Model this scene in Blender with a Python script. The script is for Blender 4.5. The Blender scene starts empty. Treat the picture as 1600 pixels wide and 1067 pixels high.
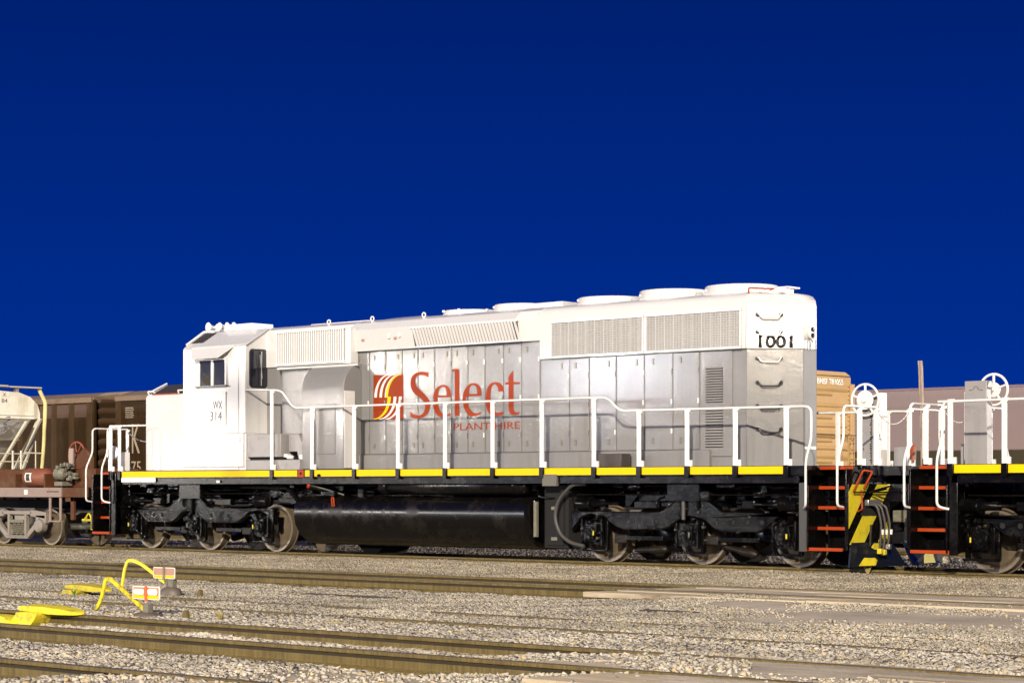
import bpy, bmesh, math, random
import numpy as np
from mathutils import Vector, Matrix
random.seed(7); rng=np.random.default_rng(11)
scn=bpy.context.scene; COL=scn.collection
R=math.radians
# ---------------- camera ----------------
cam_d=bpy.data.cameras.new("camera"); cam=bpy.data.objects.new("camera",cam_d); COL.objects.link(cam); scn.camera=cam
cam.location=(29.191,-30.718,1.349); cam.rotation_euler=(R(90),0,0.734)
cam_d.sensor_width=36; cam_d.lens=74.58; cam_d.shift_y=0.1430; cam_d.clip_end=2000; cam_d.clip_start=.3
# ---------------- world: deep blue night sky ----------------
w=bpy.data.worlds.new("World"); scn.world=w; w.use_nodes=True
nt=w.node_tree; bg=nt.nodes['Background']
tc=nt.nodes.new('ShaderNodeTexCoord'); sp=nt.nodes.new('ShaderNodeSeparateXYZ'); rp=nt.nodes.new('ShaderNodeValToRGB')
nt.links.new(tc.outputs['Generated'],sp.inputs[0]); nt.links.new(sp.outputs['Z'],rp.inputs[0]); nt.links.new(rp.outputs[0],bg.inputs[0])
e=rp.color_ramp.elements; e[0].position=0.0; e[0].color=(0.0,0.0250,0.255,1); e[1].position=.24; e[1].color=(0.0,0.0105,0.122,1)
bg.inputs[1].default_value=1.0
# ---------------- sun: the low warm yard light from the right front ----------------
sd=bpy.data.lights.new("sun",'SUN'); sun=bpy.data.objects.new("sun",sd); COL.objects.link(sun)
d=Vector((-.37,.58,-.25)).normalized(); sun.rotation_euler=d.to_track_quat('-Z','Y').to_euler()
sd.energy=4.1; sd.angle=R(.7); sd.color=(1,.90,.76)
scn.view_settings.view_transform='Standard'; scn.view_settings.look='None'; scn.view_settings.exposure=.30; scn.view_settings.gamma=1
scn.cycles.use_denoising=True

# ---------------- materials ----------------
MATS={}
def mat(name,col,rough=.5,metal=0,var=.08,vs=2.5,bump=0,bs=40,coat=0,dirt=None,streak=0,emit=0,spec=.5,bd=.01):
    if name in MATS: return MATS[name]
    m=bpy.data.materials.new(name); m.use_nodes=True; t=m.node_tree; n=t.nodes; L=t.links
    p=n['Principled BSDF']; p.inputs['Roughness'].default_value=rough; p.inputs['Metallic'].default_value=metal
    p.inputs['Coat Weight'].default_value=coat; p.inputs['Coat Roughness'].default_value=.06
    p.inputs['Specular IOR Level'].default_value=spec
    c=tuple(col)+(1,)
    co=n.new('ShaderNodeTexCoord')
    no=n.new('ShaderNodeTexNoise'); no.inputs['Scale'].default_value=vs; no.inputs['Detail'].default_value=6; no.inputs['Roughness'].default_value=.65
    L.new(co.outputs['Object'],no.inputs['Vector'])
    mx=n.new('ShaderNodeMix'); mx.data_type='RGBA'; L.new(no.outputs[0],mx.inputs[0])
    mx.inputs[6].default_value=tuple(max(0,x*(1-var*2)) for x in col)+(1,); mx.inputs[7].default_value=tuple(min(1,x*(1+var*2)) for x in col)+(1,)
    out=mx.outputs[2]
    if streak:
        mp=n.new('ShaderNodeMapping'); mp.inputs['Scale'].default_value=(14,14,.7); L.new(co.outputs['Object'],mp.inputs[0])
        n2=n.new('ShaderNodeTexNoise'); n2.inputs['Scale'].default_value=2.2; n2.inputs['Detail'].default_value=5; L.new(mp.outputs[0],n2.inputs['Vector'])
        r2=n.new('ShaderNodeMapRange'); r2.inputs[1].default_value=.35; r2.inputs[2].default_value=.7; r2.inputs[3].default_value=1-streak; r2.inputs[4].default_value=1+streak*.4
        L.new(n2.outputs[0],r2.inputs[0])
        m2=n.new('ShaderNodeMix'); m2.data_type='RGBA'; m2.blend_type='MULTIPLY'; m2.inputs[0].default_value=1; L.new(out,m2.inputs[6]); L.new(r2.outputs[0],m2.inputs[7]); out=m2.outputs[2]
    if dirt:
        dc,amt,dsc=dirt
        n3=n.new('ShaderNodeTexNoise'); n3.inputs['Scale'].default_value=dsc; n3.inputs['Detail'].default_value=8; n3.inputs['Roughness'].default_value=.7; L.new(co.outputs['Object'],n3.inputs['Vector'])
        r3=n.new('ShaderNodeMapRange'); r3.inputs[1].default_value=.5 if name!='chipped_yellow_lever' else .46; r3.inputs[2].default_value=.68 if name!='chipped_yellow_lever' else .60; r3.inputs[4].default_value=amt; L.new(n3.outputs[0],r3.inputs[0])
        m3=n.new('ShaderNodeMix'); m3.data_type='RGBA'; L.new(r3.outputs[0],m3.inputs[0]); L.new(out,m3.inputs[6]); m3.inputs[7].default_value=tuple(dc)+(1,); out=m3.outputs[2]
        r4=n.new('ShaderNodeMapRange'); r4.inputs[3].default_value=rough; r4.inputs[4].default_value=min(1,rough+.35); L.new(r3.outputs[0],r4.inputs[0]); L.new(r4.outputs[0],p.inputs['Roughness'])
    L.new(out,p.inputs['Base Color'])
    if bump:
        nb=n.new('ShaderNodeTexNoise'); nb.inputs['Scale'].default_value=bs; nb.inputs['Detail'].default_value=4; L.new(co.outputs['Object'],nb.inputs['Vector'])
        b=n.new('ShaderNodeBump'); b.inputs['Strength'].default_value=bump; b.inputs['Distance'].default_value=bd; L.new(nb.outputs[0],b.inputs['Height']); L.new(b.outputs[0],p.inputs['Normal'])
        if coat: L.new(b.outputs[0],p.inputs['Coat Normal'])
    if name=='gray_paint':
        nb.inputs['Detail'].default_value=9; nb.inputs['Roughness'].default_value=.72
    if emit:
        p.inputs['Emission Color'].default_value=c; p.inputs['Emission Strength'].default_value=emit
    MATS[name]=m; return m
WHITE=mat('white_paint',(.635,.623,.606),.27,coat=.35,var=.02,bump=.25,bs=7,dirt=((.48,.44,.38),.10,1.6),bd=.006)
RAILW=mat('white_rail_paint',(.74,.72,.69),.35,var=.04,dirt=((.45,.38,.28),.25,9))
GRAY=mat('gray_paint',(.205,.199,.194),.5,coat=.6,spec=.25,var=.03,bump=.42,bs=9,dirt=((.26,.235,.20),.25,1.3),bd=.006,streak=.05)
STRUT=mat('dark_grey_strut',(.055,.052,.05),.4,var=.1)
GRAYM=mat('gray_equipment_paint',(.27,.255,.25),.38,var=.04,dirt=((.16,.14,.12),.3,4))
BLACK=mat('black_paint',(.0025,.0022,.0022),.2,var=.2,bump=.08,bs=12,spec=.25,dirt=((.009,.0065,.005),.6,3))
TRUCKB=mat('glossy_black_truck',(.002,.0018,.0018),.10,var=.3,bump=.8,bs=40,dirt=((.009,.0065,.004),.6,5),bd=.010,spec=.22)
TGUNK=mat('oily_dark_metal',(.012,.009,.006),.45,var=.3,vs=15,bump=.5,bs=50,spec=.3)
GLINT=mat('glint_bolt_metal',(.20,.18,.16),.25,metal=.7)
MESH=mat('pale_grey_mesh',(.50,.49,.475),.45)
TANKB=mat('black_tank_paint',(.0035,.003,.003),.22,var=.25,bump=.10,bs=5,dirt=((.014,.010,.006),.8,1.6),streak=.3,spec=.4)
YEL=mat('yellow_reflective',(.80,.52,.001),.5,var=.03,spec=.15)
YELP=mat('yellow_stripe_paint',(.62,.50,.02),.45,var=.06,dirt=((.2,.15,.03),.4,6))
YELF=mat('faded_yellow_paint',(.74,.62,.02),.55,var=.12,vs=6,dirt=((.20,.14,.05),.8,7),bump=.5,bs=40)
LEVER=mat('chipped_yellow_lever',(.74,.60,.02),.6,var=.2,vs=12,dirt=((.16,.075,.03),.75,4),bump=.5,bs=60,spec=.2)
YELO=mat('dirty_yellow_paint',(.50,.42,.03),.7,var=.2,vs=8,dirt=((.16,.12,.05),.8,6),bump=.4,bs=40)
ORG=mat('orange_paint',(.34,.042,.006),.5,var=.08,spec=.2)
LOGOC=mat('logo_orange_red',(.26,.030,.0006),.5,var=.04,spec=.2)
DGLASS=mat('dark_window_glass',(.012,.014,.022),.07,var=.3,spec=.8,bump=.05,bs=8)
DARK=mat('dark_nonslip_paint',(.028,.025,.024),.8,var=.2,vs=20,bump=.4,bs=120)
VOID=mat('dark_opening',(.006,.006,.006),.9)
RAIL=mat('rusty_rail_steel',(.150,.112,.042),.62,spec=.2,var=.14,vs=5,streak=.35,dirt=((.09,.06,.03),.6,3),bump=.3,bs=70)
HEADSHADE=mat('shade_under_head',(.022,.015,.008),.7,var=.3)  # dark brown for the painted shade below rail heads
RAILT=mat('worn_rail_head',(.13,.105,.07),.4,metal=.4,var=.2,vs=9,dirt=((.12,.08,.04),.5,5))
WHEEL=mat('wheel_steel',(.10,.075,.045),.55,metal=.1,var=.2,vs=7,dirt=((.07,.055,.035),.7,5))
WHEELT=mat('wheel_tread_steel',(.24,.20,.16),.4,metal=.4,var=.2)
HCREAM=mat('cream_hopper_paint',(.66,.62,.50),.5,var=.06,dirt=((.42,.34,.18),.5,1.8),streak=.1)
HGRAYC=mat('lightened_dusty_cream',(.74,.71,.62),.55,var=.06,dirt=((.35,.3,.2),.4,3))  # slope sheet cream, lightened to offset the shade on its downward face
HBROWN=mat('oxide_brown_paint',(.088,.032,.012),.6,spec=.2,var=.12,dirt=((.13,.09,.055),.6,3),bump=.2)
HMAUVE=mat('dusty_side_sill',(.26,.19,.16),.6,var=.08,dirt=((.16,.10,.07),.5,2.5))
CAST=mat('dusty_cast_steel',(.24,.21,.18),.6,var=.15,dirt=((.13,.1,.06),.6,5),bump=.4,bs=50)
GUNK=mat('greasy_brake_metal',(.16,.15,.11),.5,var=.3,vs=20,bump=.8,bs=60)
DBROWN=mat('dark_brown_car_paint',(.040,.022,.007),.5,spec=.2,var=.15,dirt=((.05,.030,.014),.6,1.2),streak=.3)
DBROWN2=mat('weathered_car_trim',(.20,.135,.085),.6,var=.15,dirt=((.10,.065,.04),.6,2))
LITPANEL=mat('lit_brown_panel',(.10,.062,.045),.5,spec=.2,var=.1)  # lighter brown that paints in the lit strip along the car top
TAN=mat('tan_boxcar_paint',(.37,.23,.09),.5,var=.07,dirt=((.36,.2,.07),.5,3),bump=.12,bs=10)
MAUVE=mat('mauve_car_paint',(.25,.19,.185),.6,var=.05,vs=.3,streak=.04)
OLIVE=mat('olive_grimy_sill',(.040,.032,.014),.8,var=.3,vs=1.5)
WOOD=mat('weathered_wood',(.38,.30,.24),.85,var=.25,vs=5,streak=.5,bump=.5)
LETW=mat('white_lettering',(.70,.68,.62),.5,var=.05)
LETT=mat('tan_lettering',(.38,.31,.22),.6,var=.15)
LETB=mat('black_lettering',(.02,.02,.022),.4)
PALE=mat('graffiti_gray_blue',(.22,.22,.26),.6)
TIE=mat('dark_creosote_tie',(.055,.043,.033),.9,var=.3,vs=15,bump=.6)
RUBBER=mat('hose_rubber',(.05,.045,.04),.55,var=.2)
CHAINM=mat('painted_chain',(.62,.60,.57),.4)
STEEL=mat('bare_steel_fitting',(.42,.41,.40),.35,metal=.8)
REDT=mat('red_target_paint',(.62,.12,.03),.5,var=.1)
PINKT=mat('faded_red_reflector',(.42,.22,.16),.5,var=.1)
GREEN=mat('weed_green',(.10,.20,.025),.7)
STRAW=mat('dry_straw',(.32,.26,.09),.8)
LAMP=mat('lamp_lens',(1,.97,.9),.4,emit=60)

# ---------------- mesh builder ----------------
def wloc(o):
    v=Vector((0,0,0))
    while o: v+=o.location; o=o.parent
    return v
class MB:
    def __init__(s): s.v=[]; s.f=[]
    def add(s,vs,fs):
        b=len(s.v); s.v+= [tuple(x) for x in vs]; s.f+=[tuple(i+b for i in q) for q in fs]; return s
    def box(s,x0,x1,y0,y1,z0,z1):
        return s.add([(x0,y0,z0),(x1,y0,z0),(x1,y1,z0),(x0,y1,z0),(x0,y0,z1),(x1,y0,z1),(x1,y1,z1),(x0,y1,z1)],
            [(0,3,2,1),(4,5,6,7),(0,1,5,4),(1,2,6,5),(2,3,7,6),(3,0,4,7)])
    def prism(s,pts,a,b,ax='y'):
        n=len(pts)
        g={'y':lambda p,t:(p[0],t,p[1]),'x':lambda p,t:(t,p[0],p[1]),'z':lambda p,t:(p[0],p[1],t)}[ax]
        return s.add([g(p,a) for p in pts]+[g(p,b) for p in pts],[tuple(range(n)),tuple(range(2*n-1,n-1,-1))]+[(i,(i+1)%n,(i+1)%n+n,i+n) for i in range(n)])
    def loft(s,rings,cap=True):
        n=len(rings[0]); vs=[p for r in rings for p in r]; fs=[]
        for k in range(len(rings)-1):
            fs+=[(k*n+i,k*n+(i+1)%n,(k+1)*n+(i+1)%n,(k+1)*n+i) for i in range(n)]
        if cap: fs+=[tuple(range(n)),tuple(range(len(vs)-1,len(vs)-n-1,-1))]
        return s.add(vs,fs)
    def tube(s,path,r,n=8):
        P=[Vector(p) for p in path]; rings=[]; up=None
        for i,p in enumerate(P):
            a=P[max(i-1,0)]; b=P[min(i+1,len(P)-1)]; t=(b-a).normalized()
            if i and i<len(P)-1:
                t1=(P[i]-P[i-1]).normalized(); t2=(P[i+1]-P[i]).normalized(); k=1/max(.5,math.cos(t1.angle(t2,0)/2))
            else: k=1
            if up is None: up=Vector((0,0,1)) if abs(t.z)<.9 else Vector((1,0,0))
            sd_=t.cross(up).normalized(); up=sd_.cross(t).normalized()
            rr=r[i] if isinstance(r,(list,tuple)) else r
            rings.append([tuple(p+(sd_*math.cos(2*math.pi*j/n)+up*math.sin(2*math.pi*j/n))*rr*(1+(k-1)*.5)) for j in range(n)])
        return s.loft(rings)
    def cyl(s,p0,p1,r,n=16,r1=None): return s.tube([p0,p1],[r,r if r1 is None else r1],n)
    def lathe(s,prof,o,ax,n=32,cap=True):   # prof: (distance along axis, radius)
        o=Vector(o); A=Vector(ax).normalized(); u=A.orthogonal().normalized(); v=A.cross(u)
        return s.loft([[tuple(o+A*t+(u*math.cos(2*math.pi*j/n)+v*math.sin(2*math.pi*j/n))*max(r,.0005)) for j in range(n)] for t,r in prof],cap)
    def quadp(s,p,n,th_):   # planar polygon p (3d) given thickness along n
        n=Vector(n)*th_; k=len(p)
        return s.add([tuple(Vector(q)) for q in p]+[tuple(Vector(q)+n) for q in p],[tuple(range(k)),tuple(range(2*k-1,k-1,-1))]+[(i,(i+1)%k,(i+1)%k+k,i+k) for i in range(k)])
    def build(s,name,m,parent=None,bevel=0,smooth=35,loc=None):
        me=bpy.data.meshes.new(name); pw=wloc(parent) if parent else Vector((0,0,0))
        o0=Vector(loc) if loc is not None else pw.copy()
        me.from_pydata([(x-o0.x,y-o0.y,z-o0.z) for x,y,z in s.v],[],s.f)
        bm=bmesh.new(); bm.from_mesh(me); bmesh.ops.recalc_face_normals(bm,faces=bm.faces); bm.to_mesh(me); bm.free()
        me.materials.append(m)
        if smooth: me.shade_smooth(); me.set_sharp_from_angle(angle=R(smooth))
        o=bpy.data.objects.new(name,me); COL.objects.link(o)
        if parent: o.parent=parent
        o.location=o0-pw
        if bevel:
            b=o.modifiers.new('bevel','BEVEL'); b.width=bevel; b.segments=2; b.limit_method='ANGLE'; b.angle_limit=R(40)
        return o
def tag(o,label,cat,group=None,kind=None):
    if label: o['label']=label
    if cat: o['category']=cat
    if group: o['group']=group
    if kind: o['kind']=kind
    return o
def thing(name,label,cat,loc=(0,0,0),group=None):
    o=bpy.data.objects.new(name,None); COL.objects.link(o); o.location=loc; o.empty_display_size=.3
    return tag(o,label,cat,group)
def kids(o): return [c for c in bpy.data.objects if c.parent==o]
def copy_tree(o,parent=None,off=(0,0,0),rz=0):
    ks=kids(o); c=o.copy(); COL.objects.link(c); c.parent=parent
    c.location=Vector(c.location)+Vector(off)
    if rz: c.rotation_euler.z+=rz
    for k in ks: copy_tree(k,c)
    return c
def text(name,s,w_,h_,P,Rt,Up,m,parent,th_=.003,bold=0):
    cu=bpy.data.curves.new(name,'FONT'); cu.body=s; cu.size=1; cu.offset=bold
    ob=bpy.data.objects.new(name,cu); COL.objects.link(ob); bpy.context.view_layer.update()
    me=bpy.data.meshes.new_from_object(ob.evaluated_get(bpy.context.evaluated_depsgraph_get())); bpy.data.objects.remove(ob)
    co=np.array([v.co[:] for v in me.vertices]); mn=co.min(0); mxx=co.max(0)
    P=Vector(P);Rt=Vector(Rt).normalized();Up=Vector(Up).normalized(); o0=wloc(parent)
    for v in me.vertices:
        a=(v.co.x-mn[0])/(mxx[0]-mn[0])*w_; b=(v.co.y-mn[1])/(mxx[1]-mn[1])*h_
        v.co=P+Rt*a+Up*b-o0
    me.materials.clear(); me.materials.append(m)
    o=bpy.data.objects.new(name,me); COL.objects.link(o); o.parent=parent
    sol=o.modifiers.new('thick','SOLIDIFY'); sol.thickness=th_; sol.offset=0
    return o
def shape2d(name,loops,y,m,parent,th_=.003):   # flat (x,z) outlines with holes, on a side facing -y
    cu=bpy.data.curves.new(name,'CURVE'); cu.dimensions='2D'; cu.fill_mode='BOTH'; cu.extrude=th_
    for L_ in loops:
        s=cu.splines.new('POLY'); s.points.add(len(L_)-1); s.use_cyclic_u=True
        for i,(x,z) in enumerate(L_): s.points[i].co=(x,z,0,1)
    ob=bpy.data.objects.new(name,cu); COL.objects.link(ob); bpy.context.view_layer.update()
    me=bpy.data.meshes.new_from_object(ob.evaluated_get(bpy.context.evaluated_depsgraph_get())); bpy.data.objects.remove(ob)
    o0=wloc(parent)
    for v in me.vertices: v.co=Vector((v.co.x,y-v.co.z,v.co.y))-o0
    me.materials.clear(); me.materials.append(m)
    o=bpy.data.objects.new(name,me); COL.objects.link(o); o.parent=parent; return o
def crs(L,k=4):  # closed Catmull-Rom smoothing that keeps sharp corners
    n=len(L); out=[]
    P=[Vector(p) for p in L]
    def corner(i):
        a=P[i]-P[i-1]; b=P[(i+1)%n]-P[i]
        return a.length>1e-6 and b.length>1e-6 and a.angle(b)>R(55)
    for i in range(n):
        p1,p2=P[i],P[(i+1)%n]
        p0=P[i-1] if not corner(i) else p1-(p2-p1)*.3
        p3=P[(i+2)%n] if not corner((i+1)%n) else p2+(p2-p1)*.3
        for j in range(k):
            t=j/k; out.append(tuple(.5*((2*p1)+(-p0+p2)*t+(2*p0-5*p1+4*p2-p3)*t*t+(-p0+3*p1-3*p2+p3)*t**3)))
    return out
def arc(pts,r=.08,k=5):  # round the corners of an open 3d path
    P=[Vector(p) for p in pts]; out=[P[0]]
    for i in range(1,len(P)-1):
        a=(P[i-1]-P[i]); b=(P[i+1]-P[i]); rr=min(r,a.length*.45,b.length*.45); a.normalize(); b.normalize()
        A=P[i]+a*rr; B=P[i]+b*rr
        for j in range(k+1):
            t=j/k; out.append(A*(1-t)**2+P[i]*2*t*(1-t)+B*t*t)
    out.append(P[-1]); return out
LET=[[(0.107,3.611),(0.107,3.517),(0.012,3.556),(-0.087,3.571),(-0.17,3.564),(-0.236,3.523),(-0.256,3.447),(-0.22,3.363),(-0.137,3.289),(-0.005,3.203),(0.094,3.117),(0.152,3.034),(0.157,2.939),(0.111,2.835),(0.012,2.755),(-0.104,2.72),(-0.22,2.724),(-0.319,2.738),(-0.386,2.758),(-0.386,2.853),(-0.303,2.809),(-0.203,2.786),(-0.104,2.787),(-0.021,2.838),(0.02,2.919),(0.012,2.99),(-0.038,3.062),(-0.137,3.136),(-0.253,3.198),(-0.328,3.272),(-0.374,3.368),(-0.373,3.463),(-0.344,3.545),(-0.253,3.606),(-0.137,3.634),(-0.021,3.633)],[(0.729,3.111),(0.713,3.216),(0.664,3.299),(0.584,3.349),(0.486,3.358),(0.389,3.332),(0.307,3.276),(0.25,3.183),(0.234,3.078),(0.242,2.961),(0.283,2.854),(0.356,2.77),(0.454,2.727),(0.551,2.719),(0.648,2.74),(0.705,2.762),(0.713,2.803),(0.648,2.787),(0.567,2.777),(0.486,2.802),(0.421,2.874),(0.381,2.957),(0.369,3.051),(0.368,3.119)],[(0.373,3.156),(0.389,3.238),(0.438,3.301),(0.503,3.316),(0.567,3.297),(0.6,3.243),(0.608,3.155)],[(0.737,3.635),(0.793,3.65),(0.873,3.655),(0.945,3.639),(0.945,2.745),(0.822,2.748),(0.825,3.562),(0.793,3.603),(0.745,3.617)],[(1.527,3.117),(1.524,3.203),(1.489,3.293),(1.42,3.346),(1.333,3.368),(1.229,3.352),(1.133,3.291),(1.063,3.205),(1.033,3.116),(1.037,3.014),(1.072,2.899),(1.133,2.808),(1.212,2.743),(1.316,2.725),(1.42,2.738),(1.507,2.767),(1.52,2.809),(1.42,2.788),(1.333,2.797),(1.255,2.843),(1.203,2.908),(1.177,2.998),(1.177,3.117)],[(1.203,3.16),(1.208,3.251),(1.255,3.313),(1.316,3.326),(1.377,3.303),(1.411,3.245),(1.42,3.158)],[(2.108,3.185),(2.096,3.261),(2.037,3.325),(1.952,3.36),(1.867,3.366),(1.781,3.346),(1.696,3.274),(1.653,3.161),(1.641,3.048),(1.653,2.922),(1.696,2.82),(1.764,2.755),(1.867,2.725),(1.969,2.723),(2.088,2.741),(2.088,2.804),(1.969,2.782),(1.884,2.803),(1.816,2.867),(1.773,2.956),(1.761,3.07),(1.773,3.196),(1.807,3.289),(1.867,3.325),(1.918,3.304),(1.961,3.253),(1.972,3.183)],[(2.349,3.571),(2.354,3.35),(2.517,3.344),(2.517,3.307),(2.354,3.306),(2.358,2.878),(2.374,2.803),(2.425,2.777),(2.495,2.785),(2.491,2.741),(2.374,2.726),(2.29,2.743),(2.248,2.806),(2.233,2.907),(2.233,3.31),(2.139,3.31),(2.147,3.349),(2.233,3.354),(2.233,3.456)]]
LOGO=[(-1.429,3.613),(-0.587,3.613),(-0.587,2.715),(-1.438,2.721)]
LW=[[(-1.404,3.166),(-1.398,3.239),(-1.382,3.311),(-1.356,3.378),(-1.32,3.439),(-1.275,3.494),(-1.223,3.54),(-1.164,3.576),(-1.101,3.602),(-1.035,3.617),(-0.967,3.62),(-0.967,3.606),(-1.024,3.602),(-1.079,3.588),(-1.132,3.562),(-1.181,3.527),(-1.224,3.482),(-1.261,3.429),(-1.291,3.369),(-1.313,3.304),(-1.327,3.235),(-1.331,3.164)],[(-1.257,3.162),(-1.252,3.235),(-1.236,3.306),(-1.209,3.373),(-1.172,3.435),(-1.127,3.489),(-1.074,3.535),(-1.015,3.571),(-0.951,3.597),(-0.883,3.611),(-0.814,3.615),(-0.814,3.6),(-0.872,3.597),(-0.929,3.582),(-0.982,3.557),(-1.032,3.522),(-1.076,3.477),(-1.114,3.424),(-1.145,3.365),(-1.167,3.3),(-1.181,3.231),(-1.185,3.16)],[(-1.108,3.158),(-1.103,3.231),(-1.087,3.302),(-1.06,3.368),(-1.023,3.43),(-0.978,3.484),(-0.925,3.53),(-0.865,3.566),(-0.801,3.591),(-0.733,3.606),(-0.664,3.609),(-0.664,3.595),(-0.728,3.592),(-0.789,3.577),(-0.848,3.552),(-0.903,3.517),(-0.951,3.473),(-0.993,3.42),(-1.026,3.361),(-1.051,3.296),(-1.066,3.227),(-1.071,3.157)],[(-0.776,3.166),(-0.782,3.095),(-0.8,3.026),(-0.829,2.961),(-0.869,2.901),(-0.919,2.847),(-0.978,2.802),(-1.044,2.766),(-1.116,2.74),(-1.192,2.725),(-1.269,2.721),(-1.269,2.738),(-1.204,2.742),(-1.14,2.757),(-1.08,2.782),(-1.024,2.817),(-0.975,2.86),(-0.932,2.912),(-0.898,2.97),(-0.874,3.033),(-0.858,3.1),(-0.853,3.168)],[(-0.627,3.162),(-0.633,3.091),(-0.649,3.022),(-0.677,2.957),(-0.714,2.897),(-0.761,2.844),(-0.815,2.798),(-0.876,2.762),(-0.943,2.736),(-1.013,2.721),(-1.085,2.717),(-1.085,2.734),(-1.025,2.738),(-0.967,2.753),(-0.912,2.778),(-0.861,2.813),(-0.815,2.857),(-0.777,2.908),(-0.746,2.966),(-0.723,3.029),(-0.709,3.096),(-0.705,3.164)]]
LY=[[(-1.081,3.157),(-1.075,3.23),(-1.059,3.301),(-1.031,3.368),(-0.993,3.429),(-0.947,3.483),(-0.892,3.529),(-0.831,3.565),(-0.764,3.59),(-0.695,3.605),(-0.624,3.608),(-0.624,3.594),(-0.684,3.59),(-0.744,3.576),(-0.8,3.551),(-0.852,3.516),(-0.899,3.471),(-0.938,3.419),(-0.97,3.359),(-0.994,3.294),(-1.008,3.226),(-1.013,3.155)],[(-0.933,3.171),(-0.939,3.099),(-0.957,3.03),(-0.987,2.965),(-1.027,2.904),(-1.078,2.851),(-1.137,2.806),(-1.203,2.77),(-1.275,2.744),(-1.351,2.729),(-1.429,2.725),(-1.429,2.741),(-1.365,2.745),(-1.303,2.76),(-1.244,2.786),(-1.189,2.821),(-1.14,2.864),(-1.099,2.916),(-1.066,2.974),(-1.041,3.038),(-1.027,3.104),(-1.022,3.173)]]
# ================= ground =================
def sst(a,b,x): t=np.clip((x-a)/(b-a),0,1); return t*t*(3-2*t)
YZ=[(-80,-.1),(-24,-.06),(-21.6,-.14),(-21.1,-.17),(-20.8,-.16),(-20.3,-.11),(-19.4,-.09),(-18.7,-.165),(-18.3,-.17),(-17.15,-.16),(-16.85,-.05),(-15.3,-.045),(-15.0,-.055),(-13.8,-.05),(-12.6,-.09),(-10,-.13),(-8.9,-.165),(-8.5,-.165),(-7.3,-.15),(-7.0,-.055),(-4.5,-.045),(-1.4,-.055),(-.85,-.085),(-.6,-.14),(.6,-.14),(1.1,-.06),(6,-.08),(80,-.1)]
GYA=np.array([a for a,b in YZ]); GZA=np.array([b for a,b in YZ])
def zg(x,y):
    x=np.asarray(x,float); y=np.asarray(y,float)
    z=np.interp(y,GYA,GZA)
    xc=11.0+(-7.5-y)*.68
    s=sst(-1.6,1.4,x-xc)*(y<-6.2)
    f=sst(14.9,17.0,x+0*y)*(y<-20.7)   # foreground gravel climbs over the nearest rail
    z=z*(1-s)+(-.012-.02*((y<-9.3)&(y>-16.6)))*s
    z=z*(1-f)+(-.03+.0*s)*f
    z=z+.012*np.sin(x*1.7+y*2.3)*np.cos(x*.9-y*1.9)*(1-s*.8)+.008*np.sin(x*4.1-y*3.3)*(1-s*.7)
    return z
def cross_s(x,y): return sst(-1.2,1.8,np.asarray(x)-(11.0+(-7.5-np.asarray(y))*.68))*(np.asarray(y)<-6.2)
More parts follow.
